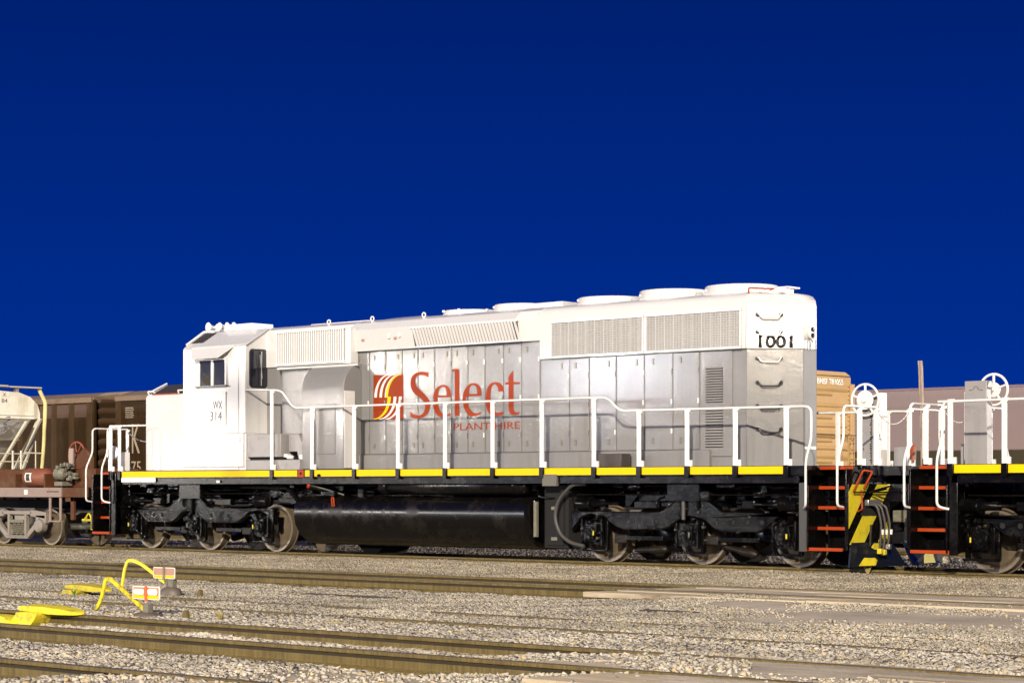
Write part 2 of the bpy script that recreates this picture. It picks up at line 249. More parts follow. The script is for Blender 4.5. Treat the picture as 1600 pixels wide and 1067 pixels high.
def gravel_mat(name,dusty):
    m=bpy.data.materials.new(name); m.use_nodes=True; t=m.node_tree; n=t.nodes; L=t.links; p=n['Principled BSDF']; p.inputs['Roughness'].default_value=.85
    p.inputs['Specular IOR Level'].default_value=.2
    co=n.new('ShaderNodeTexCoord')
    vo=n.new('ShaderNodeTexVoronoi'); vo.inputs['Scale'].default_value=26; L.new(co.outputs['Object'],vo.inputs['Vector'])
    rr=n.new('ShaderNodeValToRGB'); sc=n.new('ShaderNodeSeparateColor'); L.new(vo.outputs['Color'],sc.inputs[0]); L.new(sc.outputs[0],rr.inputs[0])
    e=rr.color_ramp.elements; e[0].position=0; e[0].color=(.16,.135,.10,1); e[1].position=1; e[1].color=(.53,.47,.37,1)
    x=rr.color_ramp.elements.new(.4); x.color=(.35,.305,.235,1)
    # worn dusty crossing material driven by a painted wear mask stored on the mesh
    at=n.new('ShaderNodeAttribute'); at.attribute_name='wear'
    no=n.new('ShaderNodeTexNoise'); no.inputs['Scale'].default_value=1.3; no.inputs['Detail'].default_value=8; L.new(co.outputs['Object'],no.inputs['Vector'])
    mpp=n.new('ShaderNodeMapping'); mpp.inputs['Scale'].default_value=(.5,5,1); L.new(co.outputs['Object'],mpp.inputs[0])
    no2=n.new('ShaderNodeTexNoise'); no2.inputs['Scale'].default_value=2; no2.inputs['Detail'].default_value=9; no2.inputs['Roughness'].default_value=.7; L.new(mpp.outputs[0],no2.inputs['Vector'])
    dr=n.new('ShaderNodeValToRGB'); L.new(no2.outputs[0],dr.inputs[0]); e=dr.color_ramp.elements; e[0].position=.33; e[0].color=(.40,.34,.25,1); e[1].position=.6; e[1].color=(.62,.54,.42,1)
    ad=n.new('ShaderNodeMath'); ad.operation='MULTIPLY_ADD'; L.new(no.outputs[0],ad.inputs[0]); ad.inputs[1].default_value=1.6; ad.inputs[2].default_value=-.8
    ad2=n.new('ShaderNodeMath'); ad2.operation='ADD'; ad2.use_clamp=True; L.new(ad.outputs[0],ad2.inputs[0]); L.new(at.outputs['Fac'],ad2.inputs[1])
    mu=n.new('ShaderNodeMath'); mu.operation='MULTIPLY'; mu.use_clamp=True; L.new(ad2.outputs[0],mu.inputs[0]); L.new(at.outputs['Fac'],mu.inputs[1])
    mx=n.new('ShaderNodeMix'); mx.data_type='RGBA'; L.new(mu.outputs[0],mx.inputs[0]); L.new(rr.outputs[0],mx.inputs[6]); L.new(dr.outputs[0],mx.inputs[7])
    st=n.new('ShaderNodeTexNoise'); st.inputs['Scale'].default_value=.6; st.inputs['Detail'].default_value=5; L.new(co.outputs['Object'],st.inputs['Vector'])
    sr=n.new('ShaderNodeMapRange'); sr.inputs[1].default_value=.3; sr.inputs[2].default_value=.7; sr.inputs[3].default_value=.66; sr.inputs[4].default_value=1.15; L.new(st.outputs[0],sr.inputs[0])
    # darker brown bands along the locomotive's track and the next one
    a2=n.new('ShaderNodeAttribute'); a2.attribute_name='dark_band'
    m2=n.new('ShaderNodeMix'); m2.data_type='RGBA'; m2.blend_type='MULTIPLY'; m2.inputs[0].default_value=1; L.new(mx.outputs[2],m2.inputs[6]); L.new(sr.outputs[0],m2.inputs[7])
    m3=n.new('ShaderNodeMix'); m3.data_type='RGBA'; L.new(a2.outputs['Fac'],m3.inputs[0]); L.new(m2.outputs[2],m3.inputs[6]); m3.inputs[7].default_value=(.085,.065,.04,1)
    L.new(m3.outputs[2],p.inputs['Base Color'])
    b=n.new('ShaderNodeBump'); b.inputs['Distance'].default_value=.03; inv=n.new('ShaderNodeMath'); inv.operation='SUBTRACT'; inv.inputs[0].default_value=1; L.new(mu.outputs[0],inv.inputs[1])
    i2=n.new('ShaderNodeMath'); i2.operation='MULTIPLY_ADD'; L.new(inv.outputs[0],i2.inputs[0]); i2.inputs[1].default_value=.8; i2.inputs[2].default_value=.12
    L.new(i2.outputs[0],b.inputs['Strength']); iv=n.new('ShaderNodeMath'); iv.operation='SUBTRACT'; iv.inputs[0].default_value=1; L.new(vo.outputs['Distance'],iv.inputs[1]); L.new(iv.outputs[0],b.inputs['Height']); L.new(b.outputs[0],p.inputs['Normal'])
    return m
GM=gravel_mat('gravel_ground',0)
def grid(name,xs,ys,m):
    X,Y=np.meshgrid(xs,ys); Z=zg(X,Y); n,k=X.shape
    co=np.stack([X,Y,Z],-1).reshape(-1,3)
    i=(np.arange(n-1)[:,None]*k+np.arange(k-1)[None]).ravel(); F=np.stack([i,i+1,i+1+k,i+k],1)
    me=bpy.data.meshes.new(name); me.vertices.add(len(co)); me.vertices.foreach_set('co',co.ravel())
    me.loops.add(F.size); me.loops.foreach_set('vertex_index',F.ravel()); me.polygons.add(len(F)); me.polygons.foreach_set('loop_start',np.arange(0,F.size,4)); me.update(); me.validate()
    a=me.attributes.new('wear','FLOAT','POINT'); wv=cross_s(X,Y)*.95+.55*sst(-6.9,-6.0,Y)*sst(-1.0,-2.0,Y)*.6
    wv=np.where((Y<-19.2)&(X>17),.8,wv); wv=wv*np.where((Y<-15.3)&(Y>-16.7),.1,1)*np.where((Y<-13.6)&(Y>-15.3),.5,1)
    a.data.foreach_set('value',wv.ravel().astype('f'))
    g=me.attributes.new('dark_band','FLOAT','POINT'); gr=(.75*sst(-1.75,-1.25,Y)*sst(1.6,1.0,Y)+.35*sst(-8.9,-8.6,Y)*sst(-6.9,-7.1,Y)*(1-cross_s(X,Y)))*1.0
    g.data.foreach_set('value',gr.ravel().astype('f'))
    me.materials.append(m); me.shade_smooth(); o=bpy.data.objects.new(name,me); COL.objects.link(o); return o
def ax(parts): return np.unique(np.round(np.concatenate([np.arange(a,b,s) for a,b,s in parts]+[[parts[-1][1]]]),4))
g=grid('ground',ax([(-420,-40,20),(-40,-16,1.5),(-16,30,.14),(30,60,2),(60,400,20)]),ax([(-300,-60,20),(-60,-26,2),(-26,-22,.2),(-22,9,.09),(9,40,1.5),(40,500,20)]),GM); tag(g,None,None,kind='structure')
# ================= loose stones =================
def stones(name,N,reg,size,col_lo,col_hi,skip):
    x0,x1,y0,y1=reg; cx,cy=29.191,-30.718; th=-.734
    X=rng.uniform(x0,x1,N); Y=rng.uniform(y0,y1,N)
    fx=(X-cx)*math.sin(th)+(Y-cy)*math.cos(th); r=(X-cx)*math.cos(th)-(Y-cy)*math.sin(th)
    k=(fx>12.5)&(np.abs(r/fx)<.29)&skip(X,Y); X=X[k];Y=Y[k]; n=len(X)
    S=rng.uniform(size[0],size[1],n)*rng.choice([.6,.8,1,1.25],n)
    base=np.array([[-1,-1,-1],[1,-1,-1],[1,1,-1],[-1,1,-1],[-1,-1,1],[1,-1,1],[1,1,1],[-1,1,1]],float)
    V=base[None]*(1+rng.uniform(-.75,.35,(n,8,3))); V[:,:,2]*=.75
    V*=rng.uniform(.75,1.25,(n,1,3))
    a=rng.uniform(0,6.28,n); b=rng.uniform(-.6,.6,n); c,s=np.cos(a)[:,None],np.sin(a)[:,None]; cb,sb=np.cos(b)[:,None],np.sin(b)[:,None]
    x,y,z=V[:,:,0],V[:,:,1],V[:,:,2]; y,z=y*cb-z*sb,y*sb+z*cb; x,y=x*c-y*s,x*s+y*c
    V=np.stack([x,y,z],-1)*(S/2)[:,None,None]; V[:,:,0]+=X[:,None]; V[:,:,1]+=Y[:,None]; V[:,:,2]+=(zg(X,Y)+S*.12)[:,None]
    F=np.array([[0,3,2,1],[4,5,6,7],[0,1,5,4],[1,2,6,5],[2,3,7,6],[3,0,4,7]]); T=np.concatenate([F[:,[0,1,2]],F[:,[0,2,3]]])
    FF=(T[None]+np.arange(n)[:,None,None]*8).reshape(-1,3)
    me=bpy.data.meshes.new(name); me.vertices.add(n*8); me.vertices.foreach_set('co',V.ravel()); me.loops.add(FF.size); me.loops.foreach_set('vertex_index',FF.ravel())
    me.polygons.add(len(FF)); me.polygons.foreach_set('loop_start',np.arange(0,FF.size,3)); me.update()
    m=bpy.data.materials.new(name); m.use_nodes=True; t=m.node_tree; p=t.nodes['Principled BSDF']; p.inputs['Roughness'].default_value=.8; p.inputs['Specular IOR Level'].default_value=.25
    gi=t.nodes.new('ShaderNodeNewGeometry'); rr=t.nodes.new('ShaderNodeValToRGB'); t.links.new(gi.outputs['Random Per Island'],rr.inputs[0]); 
    tc2=t.nodes.new('ShaderNodeTexCoord'); nn=t.nodes.new('ShaderNodeTexNoise'); nn.inputs['Scale'].default_value=.75; nn.inputs['Detail'].default_value=5; t.links.new(tc2.outputs['Object'],nn.inputs['Vector'])
    mr=t.nodes.new('ShaderNodeMapRange'); mr.inputs[1].default_value=.36; mr.inputs[2].default_value=.62; mr.inputs[3].default_value=.74; mr.inputs[4].default_value=1.12; t.links.new(nn.outputs[0],mr.inputs[0])
    mm=t.nodes.new('ShaderNodeMix'); mm.data_type='RGBA'; mm.blend_type='MULTIPLY'; mm.inputs[0].default_value=1; t.links.new(rr.outputs[0],mm.inputs[6]); t.links.new(mr.outputs[0],mm.inputs[7]); t.links.new(mm.outputs[2],p.inputs['Base Color'])
    e=rr.color_ramp.elements; e[0].position=0;e[0].color=(.17,.145,.11,1); e[1].position=1; e[1].color=col_hi+(1,)
    q=e.new(.12); q.color=col_lo+(1,); q=e.new(.8); q.color=tuple((u+v)/2 for u,v in zip(col_lo,col_hi))+(1,); q=e.new(.9); q.color=(.42,.32,.15,1)
    me.materials.append(m); o=bpy.data.objects.new(name,me); COL.objects.link(o); return tag(o,None,None,kind='stuff')
def clear(X,Y):  # keep stones off the rails and thin them on the worn crossing
    ok=np.ones_like(X,bool)
    for y in (-.7175,.7175,-7.1,-8.535,-13.75,-15.1,-17.0,-18.42,-20.9): ok&=np.abs(Y-y)>.06
    wsm=cross_s(X,Y); smooth=np.where((Y<-15.35)&(Y>-16.75),.10,np.where((Y<-12.9)&(Y>-15.3),.72,1.0))
    patch=.5+.5*np.sin(X*1.1+Y*.7)*np.cos(Y*1.9-X*.4)
    ok&=rng.random(len(X))>wsm*smooth*(.80+.35*patch)
    ok&=~((Y<-18.5)&(X>16.6)&(rng.random(len(X))>.06))
    return ok
o=stones('coarse_ballast',720000,(4,24,-23.5,-15.3),(.013,.042),(.36,.325,.265),(.57,.53,.455),clear); o['label']='coarse pale crushed stone between the nearest rails'; o['category']='ballast'
o=stones('crushed_ballast',720000,(-6,22,-15.3,-8.7),(.012,.032),(.33,.295,.235),(.54,.50,.42),clear); o['label']='grey crushed stone between the middle tracks'; o['category']='ballast'
o=stones('fine_gravel',300000,(-16,18,-7.0,-.95),(.012,.030),(.28,.24,.18),(.50,.445,.35),lambda X,Y:np.ones_like(X,bool)); o['label']='fine tan gravel strip beside the locomotive track'; o['category']='gravel'
o=stones('shaded_ballast',70000,(-16,14,1.0,7.5),(.03,.06),(.34,.29,.21),(.62,.54,.42),lambda X,Y:np.ones_like(X,bool)); o['label']='ballast seen under the locomotive beyond its track'; o['category']='ballast'
# ================= tracks =================
def rail_prof(y,top,fs=1.0):
    P=[(-.037,0),(.037,0),(.037,-.030),(.012,-.042),(.009,-.125),(.07,-.152),(.07,-.170),(-.07,-.170),(-.07,-.152),(-.009,-.125),(-.012,-.042),(-.037,-.030)]
    return [(y+a,top+b*fs) for a,b in P]
def rail(parent,y,x0,x1,top=0.0,name='rail'):
    o=MB().prism(rail_prof(y,top),x0,x1,'x').build(name,RAIL,parent,bevel=.004,smooth=30)
    MB().box(x0,x1,y-.030,y+.030,top+.0005,top+.003).build('running_surface',RAILT,o)
    if y<-1: MB().box(x0,x1,y-.0125,y+.0125,top-.064,top-.040).build('head_shade_line',HEADSHADE,o)  # the head's shade painted on the web as a dark band
    return o
def track(label,ys,x0,x1,ties=None,tops=None,tz=-.172):
    t=thing('railway_track',label,'railway track',((x0+x1)/2,sum(ys)/len(ys),-.17),'parallel yard tracks')
    for i,y in enumerate(ys): rail(t,y,x0,x1,(tops[i] if tops else 0))
    if ties:
        a,b,ya_,yb_=ties; k=0; x=a
        while x<b and k<100:
            j=random.uniform(-.03,.03); o=MB().box(x+j,x+j+.23,ya_+random.uniform(-.05,.05),yb_,tz-.15,tz+random.uniform(-.012,.004)).build('tie',TIE,t,bevel=.01); k+=1; x+=.52
            for yy in ys: MB().box(x-.52+j+.02,x-.52+j+.21,yy-.15,yy+.15,tz,tz+.02).build('tie_plate',RAIL,o)
    return t
track('rails under the white and grey locomotive',(-.7175,.7175),-60,60,(-16,12.2,-1.25,1.25))
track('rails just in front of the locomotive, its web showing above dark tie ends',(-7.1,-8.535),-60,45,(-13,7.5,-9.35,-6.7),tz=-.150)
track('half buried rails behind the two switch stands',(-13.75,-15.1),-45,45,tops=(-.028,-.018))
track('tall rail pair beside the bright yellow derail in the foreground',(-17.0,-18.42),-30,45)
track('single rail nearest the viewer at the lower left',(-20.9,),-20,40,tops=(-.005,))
# thin loose rod of the switch and old buried timber
for i,(x0,y0,x1,y1,l) in enumerate([(7.6,-11.0,9.4,-11.0,'dark weathered plank half sunk in the ballast left of centre'),(14.2,-11.9,15.05,-11.95,'short dark plank lying in the ballast below the rear truck')]):
    z=float(zg(x0,y0)); tag(MB().box(x0,x1,y0-.06,y0+.06,z-.03,z+.035).build('plank',TIE,None,bevel=.01),l,'plank')
# timber crossing panels
def planks(label,y0,y1,x0,x1,n,z):
    t=thing('crossing_panel',label,'crossing panel',((x0+x1)/2,(y0+y1)/2,z-.05),'worn timber crossing panels')
    wd=(y1-y0)/n
    for k in range(n):
        x=x0-random.uniform(0,.5)
        while x<x1:
            ln=random.uniform(2.2,3.6); dz=random.uniform(-.010,.004)
            MB().box(x,min(x+ln,x1)-.02,y0+k*wd+.006,y0+(k+1)*wd-.008,z-.08,z+dz).build('timber',CROSSM,t,bevel=.008); x+=ln
CROSSM=mat('worn_crossing_timber',(.50,.42,.30),.9,var=.14,vs=3,streak=0,spec=.1,dirt=((.13,.09,.05),.85,1.5),bump=.5,bs=30)
for nd in list(CROSSM.node_tree.nodes):
    if nd.type=='TEX_NOISE':
        T_=CROSSM.node_tree; src=nd.inputs['Vector'].links[0].from_socket; mp=T_.nodes.new('ShaderNodeMapping'); mp.inputs['Scale'].default_value=(.28,4.5,1); T_.links.new(src,mp.inputs[0]); T_.links.new(mp.outputs[0],nd.inputs['Vector'])
planks('timber crossing panel outside the far track, right of centre',-9.35,-8.64,11.6,26,3,-.006)
planks('timber crossing panel between the rails in front of the locomotive',-8.42,-7.22,11.8,26,4,-.008)
planks('timber crossing panel in front of the foreground rails at lower right',-19.35,-18.52,19.4,27,3,-.012)
planks('timber crossing panel between the foreground rails at lower right',-18.30,-17.12,18.6,28,4,-.012)
# ================= locomotive parts shared by both =================
def wheel(parent,x,y,s,r=.508):   # s: outward direction of the face (-1 = towards viewer)
    W_=MB().lathe([(.04,.08),(.04,.12),(.012,.16),(-.03,.24*r/.508),(-.045,.37*r/.508),(-.01,.415*r/.508),(.015,.43*r/.508),(.02,.455*r/.508),(.02,r-.004),(0,r),(-.11,r+.006),(-.115,r+.03),(-.135,r+.028),(-.14,.45*r/.508),(-.11,.38*r/.508),(-.12,.12)],(x,y,r),(0,s,0),40).build('wheel',WHEEL,parent,smooth=40)
    MB().lathe([(.018,.455*r/.508),(.025,.46*r/.508),(.025,r-.006),(.018,r-.002)],(x,y,r),(0,s,0),40,False).build('rim_face',WHEELT,W_)
    return W_
def make_truck(loco,cx_):
    ax_=[-2.16,0,2.04]
    mb=MB()
    top=[(-2.62,.93),(-1.70,.93),(-.58,.93),(-.50,.96),(-.18,1.20),(.38,1.20),(.76,.96),(.84,.94),(2.3,.92),(2.52,.90)]
    low=[(2.52,.62),(2.36,.86),(2.04,.92),(1.84,.80),(1.62,.64),(1.5,.60),(.76,.60),(.60,.66),(.36,.82),(.05,.87),(-.12,.82),(-.36,.68),(-.52,.61),(-1.40,.61),(-1.60,.67),(-1.85,.84),(-2.16,.89),(-2.42,.80),(-2.62,.58)]
    for s in (-1,1): mb.prism([(cx_+a,b) for a,b in top+low],s*1.14,s*1.27)
    for a in (-1.1,1.0): mb.box(cx_+a-.2,cx_+a+.2,-1.14,1.14,.62,.86)
    for a in ax_:                                              # pedestal legs
        for s in (-1,1):
            for q in (-.30,.24): mb.box(cx_+a+q,cx_+a+q+.07,s*1.12-.04,s*1.12+.04,.22,.86)
    tr=mb.build('truck',TRUCKB,loco,bevel=.012,loc=(cx_,0,.7))
    for s in (-1,1):
        for a in (-1.20,-.92,-.64,1.02,1.32,1.62): MB().cyl((cx_+a,s*1.272,.765),(cx_+a,s*1.276,.765),.045,14).build('lightening_hole',VOID,tr)
        for i,a in enumerate(ax_):
            x=cx_+a
            wheel(tr,x,s*.7475,s)
            jb=MB().box(x-.21,x+.19,s*1.05,s*1.20,.33,.74); jb.box(x-.15,x+.13,s*1.20,s*1.27,.38,.70)
            jb.cyl((x-.02,s*1.05,.53),(x-.02,s*1.31,.53),.13,18); jb.cyl((x-.02,s*1.31,.53),(x-.02,s*1.34,.53),.075,14)
            for k in range(6): jb.cyl((x-.02+.1*math.cos(k*1.047),s*1.3,.53+.1*math.sin(k*1.047)),(x-.02+.1*math.cos(k*1.047),s*1.33,.53+.1*math.sin(k*1.047)),.016,6)
            jb.box(x-.26,x-.22,s*1.16,s*1.24,.30,.80); jb.box(x+.20,x+.24,s*1.16,s*1.24,.30,.80)
            for k in range(16): 
                px=x+random.uniform(-.22,.2); pz=random.uniform(.36,.8); jb.box(px,px+random.uniform(.03,.09),s*1.2,s*random.uniform(1.26,1.31),pz,pz+random.uniform(.02,.09))
            j=jb.build('journal_box',TRUCKB,tr,bevel=.006)
            MB().box(x+.10,x+.125,s*1.33-.004,s*1.33+.004,.50,.58).build('inspection_tag',YELP if i!=1 else GUNK,j)
            MB().box(x-.33,x+.33,s*1.16,s*1.20,.205,.245).build('tie_bar',TRUCKB,tr,bevel=.005)
            for q in (-.14,.12):                                # coil springs over the axle
                c=MB(); c.tube([(cx_+a+q+.05*math.cos(t*1.2),s*1.02+.05*math.sin(t*1.2),.74+t*.0045) for t in range(34)],.012,6)
                c.build('coil_spring',TRUCKB,tr)
        if s<0:
            for k in range(22):
                a=random.choice((-2.3,-2.0,-1.5,-.35,-.1,.2,.35,1.3,1.9,2.2))+random.uniform(-.18,.18); z=random.uniform(.86,1.18) if k%3 else random.uniform(.4,.7); yy=-1.30 if k%3 else -1.33
                MB().cyl((cx_+a,yy+.06,z),(cx_+a,yy-.012,z),random.uniform(.010,.020),6).build('glint_bolt',GLINT,tr)  # bright bolts scattered to add glints on the black truck
        for a,b in ((-1.55,-.62),(.48,1.45)):                    # brake rods between the wheels
            MB().box(cx_+a+.1,cx_+b,s*1.08,s*1.13,.42,.50).build('brake_rod',BLACK,tr,bevel=.006)
            MB().box(cx_+a-.18,cx_+a+.1,s*1.02,s*1.12,.36,.52).build('brake_shoe_head',TGUNK,tr,bevel=.02)
        for x0,x1,dr in ((-2.48,-2.12,1),(2.36,2.02,-1)):          # brake cylinders
            c=MB().lathe([(0,.07),(.02,.12),(.30,.12),(.33,.145),(.36,.145),(.38,.08),(.62,.05),(.64,.03),(.95,.028)],(cx_+x0,s*1.24,1.07),(dr,0,0),20)
            c.box(cx_+x0+dr*.58-.06,cx_+x0+dr*.58+.06,s*1.2-.05,s*1.2+.05,1.0,1.14)
            c.build('brake_cylinder',BLACK,tr,smooth=50)
        MB().box(cx_-1.20,cx_-.68,s*1.08,s*1.22,.985,1.12).build('brake_slack_box',BLACK,tr,bevel=.015)
        MB().box(cx_+1.15,cx_+1.42,s*1.08,s*1.22,.99,1.14).build('brake_slack_box',BLACK,tr,bevel=.015)
        p=MB().tube([(cx_-2.45,s*1.3,1.235),(cx_+2.2,s*1.3,1.235)],.016,6)
        p.tube(arc([(cx_-2.4,s*1.3,1.235),(cx_-2.56,s*1.3,1.2),(cx_-2.56,s*1.3,1.0),(cx_-2.4,s*1.28,.98)],.07),.012,6)
        p.tube(arc([(cx_-.62,s*1.25,1.0),(cx_-.62,s*1.25,1.16),(cx_-.48,s*1.25,1.19)],.06),.022,6)
        p.tube(arc([(cx_+.27,s*1.3,.94),(cx_+.27,s*1.3,1.40),(cx_+.33,s*1.1,1.44)],.06),.022,8)
        p.build('brake_pipe',BLACK,tr)
        MB().cyl((cx_-.02,s*1.31,.80),(cx_-.02,s*1.31,1.16),.035,12).build('shock_absorber',STRUT if s<0 else BLACK,tr)
        k=MB(); k.box(cx_-.22,cx_+.34,s*1.10,s*1.24,1.0,1.22)
        for q in range(14):
            a=random.uniform(-2.3,2.1); z=random.uniform(.95,1.16); MB().box(cx_+a,cx_+a+random.uniform(.05,.2),s*1.12,s*1.2,z,z+random.uniform(.03,.1)).build('truck_fitting',TRUCKB,tr,bevel=.01)
        k.build('bolster_pocket',TRUCKB,tr,bevel=.01)
    for a in (-1.05,1.10): MB().lathe([(-.5,.2),(-.45,.32),(.45,.32),(.5,.2)],(cx_+a,0,.50),(0,1,0),18).build('traction_motor',BLACK,tr)
    MB().lathe([(-.35,.03),(-.3,.05),(-.05,.05),(0,.075),(.3,.075),(.35,.04)],(cx_-1.0,-.95,.25),(1,0,.04),12).build('brake_beam',TGUNK,tr)
    MB().lathe([(-.35,.03),(-.3,.05),(-.05,.05),(0,.075),(.3,.075),(.35,.04)],(cx_+.95,-.95,.27),(1,0,-.2),12).build('brake_beam',TGUNK,tr)
    for a in ax_: MB().cyl((cx_+a,-.75,.508),(cx_+a,.75,.508),.09,12).build('axle',BLACK,tr)
    return tr
def post(parent,x,y,s,zb=1.72,zt=2.94,m=RAILW):
    p=MB().box(x-.045,x+.045,y-.012,y+.012,zb,zt-.06)
    p.prism([(x-.045,zt-.2),(x+.045,zt-.2),(x+.03,zt-.06),(x+.075,zt-.03),(x+.075,zt+.015),(x-.045,zt+.015)],y-.016,y+.016)
    p.box(x+.045,x+.10,y-.01,y+.03,zb,zb+.11)
    o=p.build('handrail_post',m,parent,bevel=.004)
    MB().box(x-.05,x+.05,y-.028,y-.002,1.53,1.73).build('post_clamp',BLACK,o,bevel=.004); return o
def end_works(loco,X,d,plow=True,near_only=False):
    """stairs, end sheet, end handrails; X = end of platform, d = +1/-1 outward direction"""
    for s in (-1,1):
        # stair well: side sheets, treads with orange nosing
        xi=X-d*.72; xo=X-d*.02
        st=MB()
        st.box(min(xi,xi-d*.03),max(xi,xi-d*.03),s*1.02,s*1.54,.33,1.40) if s<0 else st.box(min(xi,xi-d*.03),max(xi,xi-d*.03),1.02,1.54,.33,1.40)
        st.box(min(xo,xo-d*.03),max(xo,xo-d*.03),min(s*.95,s*1.48),max(s*.95,s*1.48),.33,1.66)
        st.box(min(xi,xo),max(xi,xo),min(s*.93,s*.96),max(s*.93,s*.96),.33,1.66)
        sw=st.build('stairwell',BLACK,loco,bevel=.006)
        MB().box(min(xi-d*.20,xi-d*.05),max(xi-d*.20,xi-d*.05),s*1.50-.02,s*1.50+.02,.30,1.70).build('corner_strut',STRUT if d>0 else BLACK,loco,bevel=.01)
        for k,(z,y) in enumerate(((.35,1.50),(.69,1.26),(1.03,1.24),(1.36,1.22),(1.685,1.20))):
            x0,x1=sorted((xi-d*(.06 if k==0 else .0),xo-d*(.04 if k==0 else .03)))
            t=MB().box(x0,x1,min(s*(y-.30),s*y),max(s*(y-.30),s*y),z-.035,z+.012).build('step',BLACK,loco,bevel=.004)
            MB().box(x0+.01,x1-.01,s*(y+.012)-.008,s*(y+.012)+.008,z-.03,z+.022).build('step_nosing',ORG,t)
        # grab rails either side of the stair (kink outboard)
        for xx in (X-d*.06,X-d*.66):
            P=[(xx,s*1.45,2.02),(xx,s*1.5,2.30),(xx,s*1.5,2.68)] 
            if xx==X-d*.06: P=[(xx,s*1.5,2.69)]+[(xx,s*.55,2.69)]
            q=MB()
            if abs(xx-(X-d*.06))<1e-6:
                q.tube(arc([(xx,s*.52,2.69),(xx,s*1.50,2.69),(xx,s*1.50,2.15),(xx,s*1.68,1.80),(xx,s*1.68,1.06),(xx-d*.0,s*1.52,1.04)],.10),.021,8)
            else:
                q.tube(arc([(xx-d*.40,s*1.56,2.70),(xx,s*1.54,2.69),(xx,s*1.54,2.15),(xx,s*1.70,1.80),(xx,s*1.70,1.06),(xx-d*.13,s*1.56,1.02)],.12),.021,8)
            q.build('stair_grab_rail',RAILW,loco,smooth=60)
        xe=X-d*.06
        post(loco,xe-.0,s*.52,s,zt=2.67); 
        post(loco,xe-.0,s*1.02,s,zt=2.67)
    # chain across the gangway
    ch=MB(); n=26
    for i in range(n):
        a=-.52+1.04*i/n; b=-.52+1.04*(i+1)/n; zf=lambda y:2.42+.9*(abs(y)/.52)**2*.26
        ym=(a+b)/2; ch.tube([(X-d*.06,a,zf(a)),(X-d*.06,b,zf(b))],.011 if i%2 else .006,5)
    ch.build('gangway_chain',CHAINM,loco)
    # end sheet + anticlimber
    x0,x1=sorted((X+d*.02,X-d*.02))
    sh=MB()
    for s in (-1,1):
        a,b=sorted((s*1.48,s*.22)); sh.box(x0,x1,a,b,.42,1.42)
    sh.box(x0,x1,-.22,.22,1.12,1.42); sh.box(x0-.0,x1,-.22,.22,.42,.62)
    es=sh.build('end_sheet',BLACK,loco,bevel=.006)
    cc=MB(); xa,xb=sorted((X,X+d*.30)); xm,xn=sorted((X+d*.30,X+d*.56))
    cc.box(xa,xb,-.12,.12,.78,.98); cc.prism([(xm,-.17),(xn,-.17),(xn,-.05),((xm+xn)/2,.02),(xn,.12),(xm,.19)],.72,1.04,'z')
    cc.build('coupler',GUNK,loco,bevel=.02)
    for s in (-1,1):
        uc=MB().tube(arc([(X+d*.07,s*1.40,1.30),(X+d*.07,s*1.12,1.64),(X+d*.12,s*.92,1.62),(X+d*.12,s*1.18,1.34)],.04),.016,7)
        uc.tube(arc([(X+d*.08,s*1.18,1.32),(X+d*.08,s*1.16,1.0),(X+d*.08,s*1.30,.97)],.03),.014,6)
        uc.build('uncoupling_lever',ORG,loco)
        MB().tube([(X+d*.08,s*1.4,1.28),(X+d*.08,s*.1,1.28)],.014,6).build('lever_rod',BLACK,loco)
    return es
def hose_set(loco,X,d,ys,zt=1.16,zb=.35):
    for y,zb_ in ys:
        h=MB().tube(arc([(X+d*.03,y,zt),(X+d*.18,y+.02,zt-.03),(X+d*.24,y+.07,zt-.35),(X+d*.20,y+.05,zb_)],.18,6),.020,7)
        o=h.build('air_hose',RUBBER,loco)
        MB().cyl((X+d*.245,y+.08,zt-.42),(X+d*.24,y+.08,zt-.50),.027,8).build('hose_band',RAILW,o)
        MB().box(X+d*.17,X+d*.25,y+.02,y+.09,zb_-.06,zb_+.03).build('glad_hand',YELP if zb_<.37 else STEEL,o,bevel=.01)
def handbrake(loco,X,y,s,m=GRAYM):
    b=MB().box(X-.20,X+.20,y-.08,y+.08,1.72,2.95); hb=b.build('handbrake_housing',m,loco,bevel=.012)
    MB().box(X+.202,X+.235,y-.10,y+.10,1.72,2.98).build('lit_side_strip',RAILW,hb,bevel=.004)  # white strip painting in the brightly lit side of the housing
    c=MB()
    for k in range(28): c.box(X+.02+random.uniform(-.012,.012),X+.05,y+s*.083-.004,y+s*.083+.004,1.76+k*.03,1.78+k*.03)
    c.build('brake_chain',VOID,hb)
    wh=MB(); yc=y+s*.17; zc=2.86; xc=X-.03
    wh.tube([(xc+.27*math.cos(a*math.pi/16),yc,zc+.27*math.sin(a*math.pi/16)) for a in range(33)],.022,8)
    wh.lathe([(-.005,.0),(-.005,.165),(.01,.165),(.02,.05),(.05,.045),(.052,0)],(xc,yc,zc),(0,s,0),32)
    for k in range(5):
        a=math.pi/2+k*2*math.pi/5; wh.tube([(xc+.15*math.cos(a),yc,zc+.15*math.sin(a)),(xc+.27*math.cos(a),yc,zc+.27*math.sin(a))],.02,6)
    wh.cyl((xc,y,zc),(xc,yc,zc),.03,10); wh.build('handbrake_wheel',RAILW,hb,smooth=50)

# ================= locomotive 1 =================
L1=thing('locomotive','large white and grey diesel locomotive with a yellow side stripe and orange-red Select lettering','locomotive',(0,0,0),'diesel locomotives')
